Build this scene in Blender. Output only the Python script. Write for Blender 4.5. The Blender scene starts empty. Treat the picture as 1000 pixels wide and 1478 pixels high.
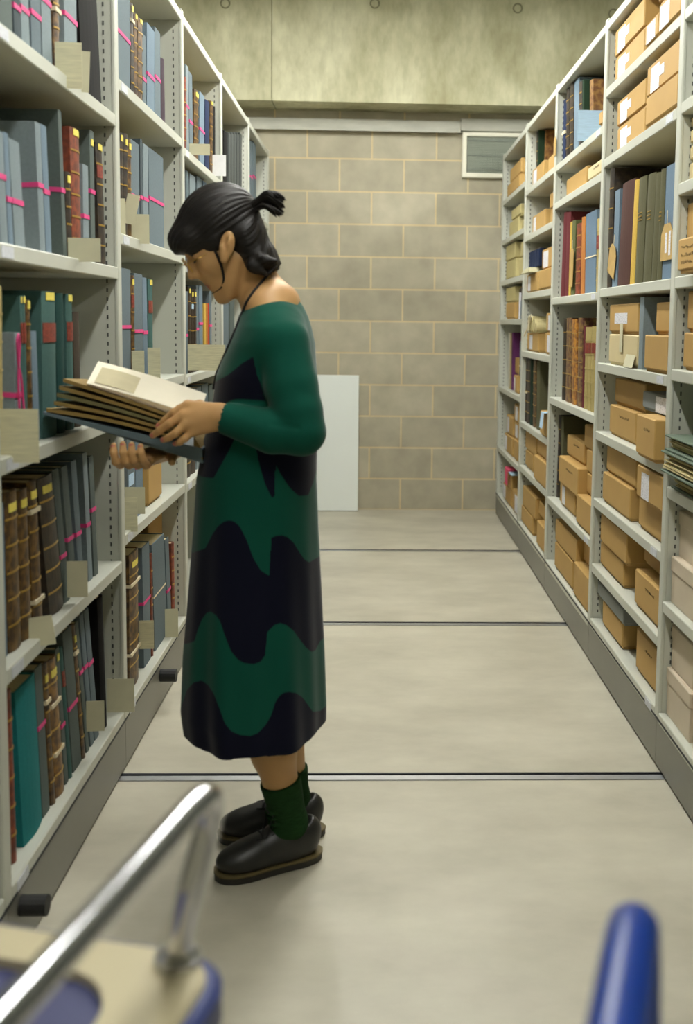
# Archive strongroom: woman reading between two mobile shelving racks.  Metres, Z up, aisle runs along +Y.
import bpy, math, random
import numpy as np
from mathutils import Vector, Matrix
random.seed(7)
S = bpy.context.scene
C = S.collection
EMIT, EXPO, FSTOP = 58.0, 0.0, 3.2
LAMPS = ((.07,3.15,(.2,2.3)),(-.42,3.32,(5.45,)),(.56,3.32,(5.45,)),(.07,3.15,(4.15,)),(-1.9,3.3,(1.6,4.9)),(2.0,3.3,(1.6,4.9)))
SHELVES = {'L0': [0.184, 0.64, 1.066, 1.49, 1.914], 'L1': [0.18, 0.708, 1.136, 1.59, 2.024], 'L2': [0.18, 0.7, 1.124, 1.56, 2.0], 'L3': [0.18, 0.66, 1.12, 1.56, 2.0], 'L4': [0.18, 0.66, 1.12, 1.56, 2.0], 'RN': [0.176, 0.522, 0.87, 1.218, 1.486, 1.752, 1.981, 2.24], 'RA': [0.178, 0.401, 0.664, 0.931, 1.198, 1.484, 1.976, 2.238], 'RB': [0.165, 0.487, 0.987, 1.474, 1.932, 2.112], 'RC': [0.167, 0.508, 0.77, 1.187, 1.521, 1.852, 2.116], 'RD': [0.16, 0.491, 0.911, 1.374, 1.636, 1.911, 2.179]}
BAYS = {'L0': (2.03, 3.032), 'L1': (3.032, 4.055), 'L2': (4.055, 5.062), 'L3': (5.062, 6.142), 'L4': (6.142, 7.27), 'RN': (2.0, 3.045), 'RA': (3.045, 4.055), 'RB': (4.055, 5.143), 'RC': (5.143, 6.147), 'RD': (6.147, 7.237)}
BOOKS = [
 ('L0', 4, 'top', -0.7593, 1.914, [(2.052, 2.1073, -0.0014, 0.37, 's', {}), (2.1109, 2.1858, -0.01, 0.36, 'sg', {}), (2.1897, 2.2665, -0.0194, 0.38, 'sg', {}), (2.2749, 2.318, -0.0408, 0.37, 'sd', {'tape': 0.0792}), (2.3224, 2.3765, -0.0519, 0.35, 'sl', {'tape': 0.0888}), (2.3858, 2.4529, -0.0066, 0.36, 's', {'tape': 0.0996}), (2.4628, 2.5346, -0.0342, 0.34, 'sl', {'tape': 0.1515}), (2.5452, 2.5886, 0.0046, 0.33, 'lg', {'tie': 0.1514}), (2.6335, 2.7407, 0.0127, 0.36, 'sl', {'tape': 0.1681}), (2.7913, 2.9773, -0.1265, 0.42, 'bk', {})]),
 ('L0', 3, 'second', -0.7593, 1.49, [(2.052, 2.0618, -0.0021, 0.233, 's', {}), (2.069, 2.1131, -0.0307, 0.242, 'sg', {}), (2.1206, 2.163, -0.0527, 0.239, 'sl', {'tape': 0.1388}), (2.167, 2.2072, -0.0659, 0.227, 'sl', {'tape': 0.138}), (2.2113, 2.2405, -0.0818, 0.23, 'lb', {'tape': 0.0969}), (2.249, 2.3148, -0.1166, 0.223, 'sl', {'tape': 0.0972}), (2.4138, 2.4538, -0.0651, 0.289, 'sl', {'tape': 0.1516}), (2.4589, 2.5005, -0.081, 0.291, 'lb', {'tape': 0.1427}), (2.5938, 2.6226, -0.0768, 0.349, 'sg', {'tape': 0.162}), (2.6234, 2.664, -0.0408, 0.211, 'ld', {'gl': 0.1938}), (2.6701, 2.751, -0.0246, 0.327, 'rb', {'gl': 0.3175}), (2.7704, 2.8235, 0.0143, 0.253, 'sl', {'tape': 0.1192}), (2.8439, 2.8857, 0.0059, 0.352, 'sg', {'tape': 0.1918, 'gl': 0.3212}), (2.9288, 2.9959, -0.0876, 0.329, 'ld', {'gl': 0.3196, 'rl': (0.27, 0.2367)})]),
 ('L0', 2, 'third', -0.7593, 1.066, [(2.052, 2.082, 0.035, 0.352, 'sg', {}), (2.0828, 2.1483, 0.042, 0.341, 've', {}), (2.2231, 2.2625, 0.0198, 0.246, 'sl', {'tape': 0.1131, 'bow': 1}), (2.267, 2.2805, 0.0037, 0.324, 'tg', {'gl': 0.3173, 'rl': (0.2664, 0.2223)}), (2.285, 2.3033, -0.0088, 0.325, 'tg', {'gl': 0.3183, 'rl': (0.2664, 0.2216)}), (2.3079, 2.3361, -0.0156, 0.316, 'lg', {'gl': 0.3056}), (2.3456, 2.3845, -0.0428, 0.248, 'lb', {}), (2.4045, 2.5095, 0.0251, 0.339, 'tg', {'gl': 0.3273, 'rl': (0.2662, 0.2211)}), (2.5205, 2.577, 0.0045, 0.337, 'te2', {}), (2.6003, 2.6543, -0.0009, 0.337, 'tg', {'gl': 0.3278, 'rl': (0.2678, 0.2214)}), (2.6667, 2.7171, -0.0158, 0.294, 'bn', {})]),
 ('L0', 1, 'fourth', -0.7593, 0.64, [(2.052, 2.082, -0.0015, 0.34, 'lg', {}), (2.0828, 2.1422, -0.0024, 0.325, 'lb', {}), (2.1504, 2.228, -0.0264, 0.342, 'lg', {'gl': 0.308}), (2.2324, 2.2969, -0.0382, 0.334, 'lg', {'gl': 0.3038}), (2.3112, 2.3752, -0.0795, 0.343, 'lg', {'tie': 0.2746, 'tie2': 0.067, 'gl': 0.3117}), (2.4268, 2.537, -0.22, 0.339, 'ld', {'gl': 0.3098}), (2.5428, 2.5899, -0.22, 0.343, 'sg', {'tape': 0.122}), (2.608, 2.6575, -0.2082, 0.341, 'sg', {'tape': 0.1527}), (2.6766, 2.7221, -0.1674, 0.344, 's', {'tape': 0.1501}), (2.7623, 2.8038, -0.1064, 0.351, 'sl', {'tape': 0.1556}), (2.8179, 2.861, -0.1014, 0.334, 'sg', {'tape': 0.1871})]),
 ('L0', 0, 'bottom', -0.7593, 0.184, [(2.1347, 2.1648, -0.0253, 0.382, 'rb', {}), (2.2093, 2.3387, -0.0862, 0.363, 'te', {}), (2.3438, 2.3957, -0.0988, 0.368, 'sg', {'tape': 0.2234}), (2.4064, 2.4389, -0.127, 0.361, 'lg', {'tie': 0.2656, 'gl': 0.3233}), (2.4444, 2.5124, -0.141, 0.356, 'lb2', {'tie': 0.2409, 'tie2': 0.1147, 'gl': 0.3198}), (2.5182, 2.5477, -0.156, 0.365, 'sg', {'tape': 0.16, 'gl': 0.3414}), (2.5537, 2.5779, -0.1714, 0.356, 'tg', {'rl': (0.2959, 0.2542)}), (2.5902, 2.6663, -0.1789, 0.387, 'sg', {'tape': 0.1787}), (2.6729, 2.6994, -0.1946, 0.383, 'lg', {'tie': 0.3045, 'gl': 0.3439}), (2.7128, 2.74, -0.22, 0.381, 'sg', {'tape': 0.2376}), (2.7538, 2.789, -0.22, 0.388, 's', {'tape': 0.2376}), (2.7961, 2.8397, -0.22, 0.389, 's', {'tape': 0.2311}), (2.8695, 2.9231, -0.071, 0.387, 'bk', {})]),
 ('L1', 4, 'top', -0.7593, 2.024, [(3.1472, 3.3206, 0.033, 0.297, 's', {'tape': 0.1624}), (3.3298, 3.3671, 0.0027, 0.287, 'ld', {'tie': 0.2348, 'gl': 0.2716}), (3.3765, 3.4149, 0.0239, 0.272, 'lg', {'gl': 0.2646}), (3.4246, 3.4842, 0.0598, 0.274, 'lg', {'gl': 0.269}), (3.4944, 3.546, 0.0199, 0.242, 's', {'tape': 0.099}), (3.5566, 3.6766, 0.0558, 0.295, 'lb', {'tape': 0.1311}), (3.688, 3.7813, 0.0191, 0.315, 's', {'tape': 0.15}), (3.7933, 3.8545, -0.0296, 0.236, 'pp', {})]),
 ('L1', 3, 'second', -0.7593, 1.59, [(3.1211, 3.146, 0.0625, 0.303, 'rb', {}), (3.1544, 3.1971, 0.0364, 0.303, 'ld', {'gl': 0.2869}), (3.2058, 3.25, 0.0619, 0.31, 'ld', {'gl': 0.2848}), (3.259, 3.3046, 0.0337, 0.301, 'lg', {'gl': 0.2798}), (3.3139, 3.4297, 0.0045, 0.309, 's', {'tape': 0.1387}), (3.4397, 3.4701, 0.0279, 0.332, 'sd', {'tape': 0.1468}), (3.4804, 3.554, 0.0572, 0.325, 'sl', {'tape': 0.1478}), (3.5756, 3.8198, -0.0077, 0.326, 's', {'tape': 0.1603})]),
 ('L1', 2, 'third', -0.7593, 1.136, [(3.1357, 3.2783, 0.0368, 0.36, 's', {'tape': 0.1831}), (3.2877, 3.3256, 0.011, 0.343, 'lg', {'gl': 0.3226, 'rl': (0.2818, 0.2431)}), (3.3352, 3.4551, 0.0051, 0.352, 's', {'tape': 0.1688}), (3.4655, 3.5291, -0.0236, 0.344, 'lb', {'tape': 0.1634}), (3.54, 3.6064, -0.0057, 0.343, 'tg', {'gl': 0.3306, 'rl': (0.2701, 0.2281)})]),
 ('L1', 1, 'fourth', -0.7593, 0.708, [(3.1361, 3.2074, 0.0263, 0.262, 'sd', {}), (3.2165, 3.3204, -0.0055, 0.271, 's', {'tape': 0.1814, 'wl': (0.1528, 0.1153)}), (3.3302, 3.4313, -0.0161, 0.263, 'lb', {'tape': 0.1617})]),
 ('L1', 0, 'bottom', -0.7593, 0.18, [(3.2042, 3.33, 0.0369, 0.428, 'lg', {'tie': 0.3286, 'tie2': 0.1088, 'gl': 0.3911}), (3.4124, 3.521, -0.0179, 0.411, 's', {'tape': 0.22}), (3.5322, 3.5549, -0.0062, 0.362, 'rb', {}), (3.5895, 3.7985, -0.0915, 0.388, 's', {'tie': 0.1976, 'dep': 0.13}), (3.8247, 3.8916, -0.1279, 0.357, 's', {'tape': 0.1578, 'dep': 0.04}), (3.9053, 3.9469, -0.0321, 0.32, 'rb', {'dep': 0.04})]),
 ('L2', 4, 'top', -0.7593, 2.0, [(4.2224, 4.2679, 0.0492, 0.298, 'rb', {}), (4.2833, 4.346, -0.0008, 0.355, 'sl', {'tape': 0.1958}), (4.362, 4.4438, -0.0436, 0.345, 's', {'tape': 0.1489}), (4.4605, 4.5636, 0.048, 0.302, 'lg', {'gl': 0.2842}), (4.5991, 4.7278, 0.0461, 0.323, 'lb', {'tape': 0.1646}), (4.7468, 4.8641, 0.0445, 0.319, 'nv', {}), (4.8842, 4.9456, 0.0655, 0.343, 'lg', {'gl': 0.3362}), (4.9664, 5.041, 0.003, 0.333, 'bk', {})]),
 ('L2', 3, 'second', -0.7593, 1.56, [(4.2018, 4.2476, 0.0482, 0.377, 'sd', {}), (4.2631, 4.3103, 0.0471, 0.38, 's', {}), (4.3423, 4.4754, 0.0466, 0.38, 'sl', {}), (4.5099, 4.6353, 0.0447, 0.394, 's', {}), (4.6724, 4.7679, 0.0438, 0.394, 'lb', {})]),
 ('L2', 2, 'third', -0.7593, 1.124, [(4.2121, 4.2746, 0.0476, 0.334, 's', {'tape': 0.1567}), (4.2905, 4.339, 0.0015, 0.353, 'ld', {'gl': 0.3367}), (4.3554, 4.4054, -0.0012, 0.347, 'ld', {'gl': 0.3243, 'wl': (0.2842, 0.2642)}), (4.4223, 4.4738, -0.0009, 0.349, 'ld', {'gl': 0.3261}), (4.4913, 4.5445, -0.0035, 0.365, 's', {'tape': 0.18}), (4.5625, 4.6547, -0.004, 0.368, 'lb', {'tape': 0.2036}), (4.6926, 4.7311, -0.0225, 0.293, 'ye', {}), (4.7507, 4.7902, -0.0226, 0.294, 'or', {}), (4.8102, 4.8304, -0.0244, 0.295, 'rd', {}), (4.8507, 4.9128, -0.0162, 0.352, 's', {'tape': 0.1936})]),
 ('L2', 1, 'fourth', -0.7593, 0.7, [(4.208, 4.3201, 0.0478, 0.355, 'ld', {}), (4.3366, 4.4382, 0.0464, 0.332, 'bn', {}), (4.4732, 4.5813, 0.045, 0.352, 'sl', {}), (4.5999, 4.7736, 0.0424, 0.357, 's', {}), (4.814, 4.9394, 0.0406, 0.344, 'sg', {})]),
 ('L3', 4, 'top', -0.7593, 2.0, [(5.3256, 5.449, 0.0362, 0.287, 'bk', {}), (5.4999, 5.5783, 0.0359, 0.308, 'gy', {}), (5.6049, 5.6863, 0.034, 0.327, 'gy', {}), (5.714, 5.7987, 0.0319, 0.346, 'gy', {}), (5.8275, 5.9156, 0.0315, 0.366, 'gy', {}), (5.9456, 6.0375, 0.0294, 0.387, 'gy', {})]),
 ('L3', 2, 'third', -0.7593, 1.12, [(5.2726, 5.4731, 0.0352, 0.352, 's', {}), (5.5257, 5.6896, 0.0332, 0.341, 'sg', {})]),
 ('L4', 4, 'top', -0.7593, 2.0, [(6.4714, 6.5807, -0.0621, 0.425, 's', {'tape': 0.216}), (6.6179, 6.7714, -0.0622, 0.446, 's', {'tape': 0.2387})]),
 ('RA', 5, 'third', 0.892, 1.484, [(3.075, 3.2316, -0.0247, 0.345, 'bl', {'tie': 0.1458}), (3.2395, 3.2874, -0.0303, 0.342, 'ol', {'gt': 0.2125}), (3.2955, 3.3535, -0.0529, 0.338, 'ol', {}), (3.362, 3.4578, -0.0686, 0.347, 'ol', {'gt': 0.229}), (3.4668, 3.5688, -0.0505, 0.352, 'ol', {'gt': 0.2361}), (3.5784, 3.6369, -0.0763, 0.353, 'ye', {}), (3.6468, 3.8244, -0.103, 0.364, 'mr', {}), (3.8353, 3.914, -0.0197, 0.356, 'lb', {}), (3.9255, 3.996, 0.0089, 0.446, 'ld', {})]),  # leftmost is brown leather; shelf shade is put into its darker cover colour
 ('RA', 4, 'fourth', 0.892, 1.198, [(3.4369, 3.4919, -0.0204, 0.24, 'pg', {})]),
 ('RB', 5, 'top', 0.902, 2.112, [(4.4867, 4.5598, 0.1451, 0.277, 'mb', {'ins': 0.022}), (4.5747, 4.6048, 0.1434, 0.294, 'dg', {}), (4.6201, 4.6819, 0.1441, 0.299, 'ld', {}), (4.6977, 4.8108, 0.0972, 0.331, 'lb', {}), (4.8274, 4.9123, 0.0946, 0.334, 'ld', {}), (4.9296, 5.0002, 0.0988, 0.334, 'ld', {}), (5.0182, 5.0914, 0.0402, 0.298, 'nv', {'wt': 0.1439})]),
 ('RB', 3, 'third', 0.902, 1.474, [(4.1637, 4.2421, 0.0536, 0.296, 've', {'rl': (0.2286, 0.1732)}), (4.2555, 4.4665, 0.0574, 0.339, 'bl', {'tie': 0.1525}), (4.4813, 4.5569, 0.0514, 0.333, 'or', {}), (4.5723, 4.6832, 0.0039, 0.314, 'rb', {}), (4.6995, 4.7826, 0.0484, 0.339, 'gn', {}), (4.7996, 4.8339, -0.0002, 0.339, 'ye', {}), (4.8512, 4.9398, -0.0355, 0.39, 'dr', {}), (4.9579, 5.0505, -0.0806, 0.399, 'dr', {})]),
 ('RB', 2, 'fourth', 0.902, 0.987, [(4.1721, 4.1988, 0.1032, 0.351, 've', {'rl': (0.2812, 0.2138)}), (4.2122, 4.2669, 0.0663, 0.351, 've', {'rl': (0.2831, 0.2406)}), (4.2808, 4.3373, 0.0622, 0.348, 've', {'rl': (0.2817, 0.2385)}), (4.3517, 4.4101, 0.0224, 0.348, 've', {'rl': (0.2806, 0.2367)}), (4.4249, 4.4549, 0.0174, 0.353, 'dr', {}), (4.47, 4.563, 0.0647, 0.387, 'mo', {}), (4.5788, 4.693, 0.1024, 0.381, 'or2', {}), (4.7098, 4.8483, 0.0597, 0.388, 'mo', {}), (4.8662, 4.9391, 0.0145, 0.385, 'ld', {})]),
 ('RB', 1, 'fifth', 0.922, 0.487, [(4.9738, 5.0308, 0.0126, 0.413, 'ol', {}), (5.0695, 5.122, -0.0408, 0.411, 'ld', {})]),
 ('RC', 6, 'top', 0.932, 2.116, [(6.0205, 6.0472, 0.0079, 0.33, 'mb', {'ins': 0.035}), (6.048, 6.0752, 0.0055, 0.33, 'dg', {}), (6.076, 6.126, 0.003, 0.33, 'ld', {})]),
 ('RC', 2, 'fifth', 0.902, 0.77, [(5.3259, 5.414, 0.0933, 0.371, 'lg', {'ins': 0.13}), (5.505, 5.5753, 0.0934, 0.371, 'te2', {'ins': 0.13}), (5.5991, 5.6964, 0.0904, 0.371, 'ol', {}), (5.7212, 5.8228, 0.0896, 0.371, 'lg', {}), (5.8487, 5.9279, 0.0874, 0.367, 'dg2', {}), (5.9548, 6.0648, 0.0335, 0.366, 'ld', {}), (6.076, 6.126, 0.0027, 0.365, 'ld', {'tie': 0.1735})]),
 ('RD', 2, 'fifth', 0.912, 0.911, [(6.4222, 6.4844, 0.0658, 0.328, 's', {'tie': 0.173}), (6.7798, 6.8491, 0.0742, 0.376, 'pu', {}), (6.8843, 6.9198, 0.0706, 0.371, 've', {}), (6.9557, 7.0286, 0.0706, 0.374, 'wh', {})]),
]
BOXES = [
 ('RA', 7, 'top', [('lower left', 0.892, 3.5513, 3.9745, 2.238, 0.0945, 'tan', {'x': 1}), ('upper left', 0.892, 3.5642, 3.9878, 2.333, 0.1035, 'tan', {'x': 1}), ('middle', 0.872, 3.3073, 3.4657, 2.238, 0.0751, 'tan', {'v': (0.15, 0.8)}), ('right', 0.872, 3.066, 3.2993, 2.238, 0.0918, 'tan', {'v': (0.05, 0.5)}), ('top right', 0.872, 3.0767, 3.3117, 2.3303, 0.1026, 'tan', {'v': (0.2, 0.6)})]),
 ('RA', 6, 'second', [('lower left', 0.902, 3.5451, 3.947, 1.976, 0.0985, 'tan', {'x': 1}), ('upper left', 0.902, 3.5496, 3.9608, 2.075, 0.0983, 'tan', {'x': 1}), ('lower right', 0.872, 3.066, 3.4214, 1.976, 0.0993, 'tan', {}), ('upper right', 0.882, 3.0702, 3.4557, 2.0758, 0.1037, 'tan', {'x': 1})]),
 ('RA', 4, 'fourth', [('lower left', 0.887, 3.4815, 3.9096, 1.198, 0.1128, 'crm', {'tag': 1}), ('upper left', 0.892, 3.5074, 3.936, 1.3113, 0.1091, 'tan', {'w': (0.2, 0.65, 0.35, 0.7)}), ('lower right', 0.872, 3.066, 3.3331, 1.198, 0.1169, 'tan', {}), ('upper right', 0.902, 3.1233, 3.3178, 1.3154, 0.1016, 'tan', {})]),
 ('RA', 3, 'fifth', [('lower left', 0.902, 3.5327, 3.9265, 0.931, 0.1137, 'tan', {'hw': 1}), ('upper left', 0.922, 3.4955, 3.9365, 1.0452, 0.0997, 'tan', {}), ('lower right', 0.842, 3.066, 3.2851, 0.931, 0.1323, 'tan', {'hw': 1}), ('upper right', 0.902, 3.1496, 3.4483, 1.0638, 0.0627, 'gry', {'w': (0.55, 0.95, 0.1, 0.9)})]),
 ('RA', 2, 'sixth', [('lower left', 0.892, 3.5337, 3.9645, 0.664, 0.1162, 'tan', {}), ('upper left', 0.902, 3.5026, 3.9529, 0.7807, 0.1037, 'tan', {}), ('lower right', 0.902, 3.1347, 3.4489, 0.664, 0.1124, 'tan', {}), ('upper right', 0.872, 3.066, 3.3738, 0.7769, 0.1121, 'tan', {'w': (0.2, 0.5, 0.1, 0.85)})]),
 ('RA', 1, 'seventh', [('lower left', 0.902, 3.6299, 4.0102, 0.401, 0.0966, 'tan', {}), ('upper left', 0.892, 3.5607, 3.9782, 0.4981, 0.1163, 'tan', {}), ('lower right', 0.892, 3.1025, 3.4297, 0.401, 0.1243, 'tan', {'hw': 1}), ('upper right', 0.942, 3.2837, 3.511, 0.5258, 0.0829, 'tan', {})]),
 ('RA', 0, 'bottom', [('lower left', 0.902, 3.6199, 3.9407, 0.178, 0.1008, 'tan', {}), ('upper left', 0.892, 3.5713, 3.9976, 0.2793, 0.0596, 'gry', {}), ('right', 0.902, 3.1488, 3.42, 0.178, 0.1457, 'tan', {'hw': 1})]),
 ('RN', 0, 'bottom', [('lower left', 0.892, 2.7881, 3.024, 0.176, 0.1452, 'crl', {}), ('upper left', 0.902, 2.8076, 3.024, 0.3217, 0.1296, 'crl', {}), ('right', 0.892, 2.5121, 2.7624, 0.176, 0.1575, 'crl', {})]),
 ('RN', 1, 'seventh', [('lower left', 0.892, 2.7696, 3.0201, 0.522, 0.1395, 'crl', {}), ('upper left', 0.912, 2.796, 3.024, 0.662, 0.136, 'crl', {})]),
 ('RN', 3, 'fifth', [('lower', 0.892, 2.7, 2.9776, 1.218, 0.1074, 'tan', {}), ('upper', 0.902, 2.7106, 2.9846, 1.3259, 0.1187, 'tan', {})]),
 ('RN', 4, 'fourth', [('lower', 0.832, 2.5889, 2.8631, 1.486, 0.0937, 'tan', {'hw2': 1}), ('upper', 0.902, 2.7769, 3.024, 1.5802, 0.1146, 'tan', {})]),
 ('RN', 5, 'third', [('bottom', 0.902, 2.7707, 3.024, 1.752, 0.0566, 'crm', {}), ('second', 0.902, 2.778, 3.024, 1.8091, 0.0479, 'crm', {}), ('third', 0.902, 2.7842, 3.024, 1.8575, 0.0458, 'crm', {}), ('top', 0.902, 2.7901, 3.024, 1.9038, 0.0352, 'crm', {})]),
 ('RB', 5, 'top', [('right', 0.872, 4.076, 4.1422, 2.112, 0.0581, 'tan', {})]),
 ('RB', 4, 'second', [('left', 0.902, 4.504, 4.9731, 1.932, 0.0911, 'tan', {}), ('right', 0.882, 4.0874, 4.3776, 1.932, 0.0594, 'crm', {'hw': 1})]),
 ('RB', 1, 'fifth', [('bottom left', 0.902, 4.5527, 4.9188, 0.487, 0.1088, 'tan', {'v': (0.15, 0.35)}), ('middle left', 0.882, 4.4028, 4.8606, 0.5963, 0.131, 'tan', {'hw': 1}), ('top left', 0.922, 4.4862, 4.8818, 0.7279, 0.0967, 'tan', {'hw': 1}), ('bottom right', 0.882, 4.0853, 4.4176, 0.487, 0.1311, 'tan', {}), ('lower middle right', 0.922, 4.2399, 4.4104, 0.6186, 0.0916, 'tan', {}), ('upper middle right', 0.922, 4.2532, 4.4238, 0.7108, 0.1002, 'tan', {}), ('top right', 0.922, 4.2814, 4.4833, 0.8114, 0.1018, 'tan', {})]),
 ('RB', 0, 'bottom', [('lower left', 0.892, 4.5176, 4.9665, 0.165, 0.1261, 'tan', {}), ('upper left', 0.892, 4.4401, 4.9664, 0.2916, 0.1127, 'tan', {}), ('lower right', 0.882, 4.1065, 4.4328, 0.165, 0.1505, 'tan', {}), ('upper right', 0.922, 4.2796, 4.4259, 0.316, 0.0996, 'tan', {})]),
 ('RC', 6, 'top', [('left', 0.902, 5.6716, 6.0667, 2.116, 0.1078, 'tan', {'v': (0.1, 0.4)}), ('lower right', 0.892, 5.1882, 5.4548, 2.116, 0.0837, 'tan', {}), ('upper right', 0.892, 5.1817, 5.2804, 2.2002, 0.0744, 'tan', {'v': (0.1, 0.4)})]),
 ('RC', 5, 'second', [('left', 0.902, 5.5843, 6.024, 1.852, 0.1044, 'tan', {'v': (0.1, 0.3)}), ('lower right', 0.902, 5.2243, 5.4089, 1.852, 0.0785, 'tan', {'v': (0.5, 0.9)}), ('upper right', 0.902, 5.2364, 5.4425, 1.931, 0.0843, 'tan', {})]),
 ('RC', 4, 'third', [('lower left', 0.892, 5.7037, 6.1199, 1.521, 0.1086, 'tan', {'v': (0.1, 0.35)}), ('lower right', 0.872, 5.164, 5.5529, 1.521, 0.105, 'tan', {}), ('upper right', 0.892, 5.1919, 5.5786, 1.6265, 0.1108, 'tan', {'v': (0.1, 0.5)})]),
 ('RC', 3, 'fourth', [('lower left', 0.902, 5.714, 6.126, 1.187, 0.1069, 'tan', {'v': (0.25, 0.5)}), ('lower right', 0.902, 5.2429, 5.4796, 1.187, 0.1135, 'tan', {'v': (0.3, 0.7)}), ('upper right', 0.902, 5.24, 5.4529, 1.301, 0.1011, 'tan', {'v': (0.3, 0.7)})]),
 ('RC', 2, 'fifth', [('right', 0.872, 5.164, 5.3868, 0.77, 0.127, 'tan', {'dep': 0.11})]),
 ('RC', 1, 'sixth', [('lower left', 0.902, 5.7804, 6.0781, 0.508, 0.1004, 'tan', {}), ('upper left', 0.902, 5.6953, 6.0947, 0.6089, 0.1132, 'tan', {}), ('lower right', 0.872, 5.164, 5.5589, 0.508, 0.1334, 'tan', {}), ('upper right', 0.892, 5.2245, 5.5873, 0.6419, 0.0871, 'tan', {})]),
 ('RC', 0, 'bottom', [('lower left', 0.892, 5.6852, 6.1257, 0.167, 0.1009, 'tan', {}), ('upper left', 0.892, 5.6008, 6.0839, 0.2684, 0.1236, 'tan', {}), ('lower right', 0.882, 5.164, 5.4713, 0.167, 0.1336, 'tan', {}), ('upper right', 0.912, 5.3565, 5.6116, 0.3011, 0.0808, 'tan', {})]),
 ('RD', 6, 'top', [('lower', 0.882, 6.4814, 7.0512, 2.179, 0.0845, 'tan', {}), ('upper', 0.892, 6.4754, 6.9995, 2.264, 0.0969, 'tan', {})]),
 ('RD', 5, 'second', [('lower left', 0.892, 6.5395, 6.9742, 1.911, 0.0987, 'crm2', {}), ('upper left', 0.892, 6.4634, 6.8858, 2.0102, 0.0718, 'crm2', {}), ('right', 0.892, 6.2405, 6.3865, 1.911, 0.0604, 'crm2', {})]),
 ('RD', 4, 'third', [('lower left', 0.892, 6.6208, 7.1092, 1.636, 0.1217, 'crm2', {}), ('upper left', 0.892, 6.6742, 7.1305, 1.7582, 0.108, 'crm2', {}), ('lower right', 0.892, 6.2526, 6.4622, 1.636, 0.1064, 'crm2', {}), ('upper right', 0.892, 6.2703, 6.4188, 1.7429, 0.0977, 'crm2', {})]),
 ('RD', 3, 'fourth', [('lower', 0.892, 6.6418, 7.0635, 1.374, 0.107, 'tan', {}), ('upper', 0.892, 6.6601, 7.0822, 1.4815, 0.1026, 'crm2', {})]),
 ('RD', 2, 'fifth', [('lower', 0.892, 6.4341, 6.5961, 0.911, 0.1099, 'tan', {'v': (0.1, 0.4)}), ('upper', 0.922, 6.6068, 6.7712, 1.0214, 0.1042, 'tan', {})]),
 ('RD', 1, 'sixth', [('lower left', 0.892, 6.5913, 6.9841, 0.491, 0.1201, 'tan', {'v': (0.0, 0.3)}), ('upper left', 0.902, 6.6535, 6.9722, 0.6116, 0.128, 'tan', {'v': (0.1, 0.4)}), ('bottom right', 0.892, 6.2702, 6.5245, 0.491, 0.1291, 'tan', {}), ('middle right', 0.902, 6.333, 6.5881, 0.6206, 0.1039, 'tan', {'v': (0.2, 0.6)}), ('top right', 0.902, 6.3505, 6.6058, 0.725, 0.1136, 'tan', {'v': (0.2, 0.6)})]),
 ('RD', 0, 'bottom', [('lower left', 0.892, 6.6025, 7.0021, 0.16, 0.1112, 'tan', {'v': (0, 0.3)}), ('upper left', 0.892, 6.5876, 6.9456, 0.2717, 0.1124, 'tan', {'v': (0, 0.3)}), ('lower right', 0.892, 6.2453, 6.5346, 0.16, 0.1386, 'tan', {'v': (0.4, 0.8)})]),
 ('L1', 1, 'fourth', [('right', -0.7593, 3.5166, 3.737, 0.708, 0.1756, 'tan', {})]),
 ('L1', 0, 'bottom', [('far right', -0.8193, 3.79, 4.03, 0.18, 0.4527, 'tan', {'dep': 0.3})]),
]
CARDS = [
 ('L0', 0, 'bottom', -0.755, 2.7019, -0.709, 0.249, 0.332, 0, 'plain'),
 ('L0', 1, 'fourth', -0.755, 2.2605, -0.7, 0.619, 0.685, 8, 'plain'),
 ('L0', 1, 'fourth', -0.755, 2.5539, -0.706, 0.654, 0.745, 0, 'plain'),
 ('L0', 2, 'third', -0.755, 2.115, -0.677, 1.051, 1.16, 0, 'typed'),
 ('L0', 3, 'second', -0.756, 2.6196, -0.677, 1.483, 1.541, 0, 'plain'),
 ('L0', 4, 'top', -0.755, 2.5421, -0.694, 1.883, 1.989, 0, 'typed'),
 ('L0', 4, 'top', -0.755, 2.6662, -0.71, 1.903, 2.002, -3, 'plain'),
 ('L1', 0, 'bottom', -0.755, 2.9164, -0.678, 0.219, 0.318, 0, 'plain'),
 ('L1', 0, 'bottom', -0.756, 3.3344, -0.71, 0.271, 0.366, 0, 'typed'),
 ('L1', 0, 'bottom', -0.756, 3.7477, -0.709, 0.182, 0.289, 0, 'plain'),
 ('L1', 1, 'fourth', -0.755, 3.1264, -0.711, 0.702, 0.808, 0, 'typed'),
 ('L1', 1, 'fourth', -0.756, 3.1636, -0.696, 0.75, 0.833, 0, 'plain'),
 ('L1', 2, 'third', -0.756, 3.2785, -0.718, 1.16, 1.246, 0, 'typed'),
 ('L1', 2, 'third', -0.756, 3.5078, -0.715, 1.147, 1.249, 0, 'typed'),
 ('L1', 3, 'second', -0.755, 3.1201, -0.733, 1.587, 1.695, 0, 'plain'),
 ('L1', 3, 'second', -0.756, 3.2158, -0.719, 1.633, 1.723, -12, 'plain'),
 ('L1', 3, 'second', -0.756, 3.2934, -0.701, 1.577, 1.667, 0, 'plain'),
 ('L2', 2, 'third', -0.756, 4.2607, -0.605, 1.139, 1.244, 0, 'typed'),
 ('L2', 4, 'top', -0.756, 4.3304, -0.673, 2.009, 2.054, 0, 'plain'),
 ('L2', 4, 'top', -0.756, 4.9283, -0.693, 2.008, 2.104, 0, 'white'),
]

XL, XR = -.7293, .872
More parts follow.
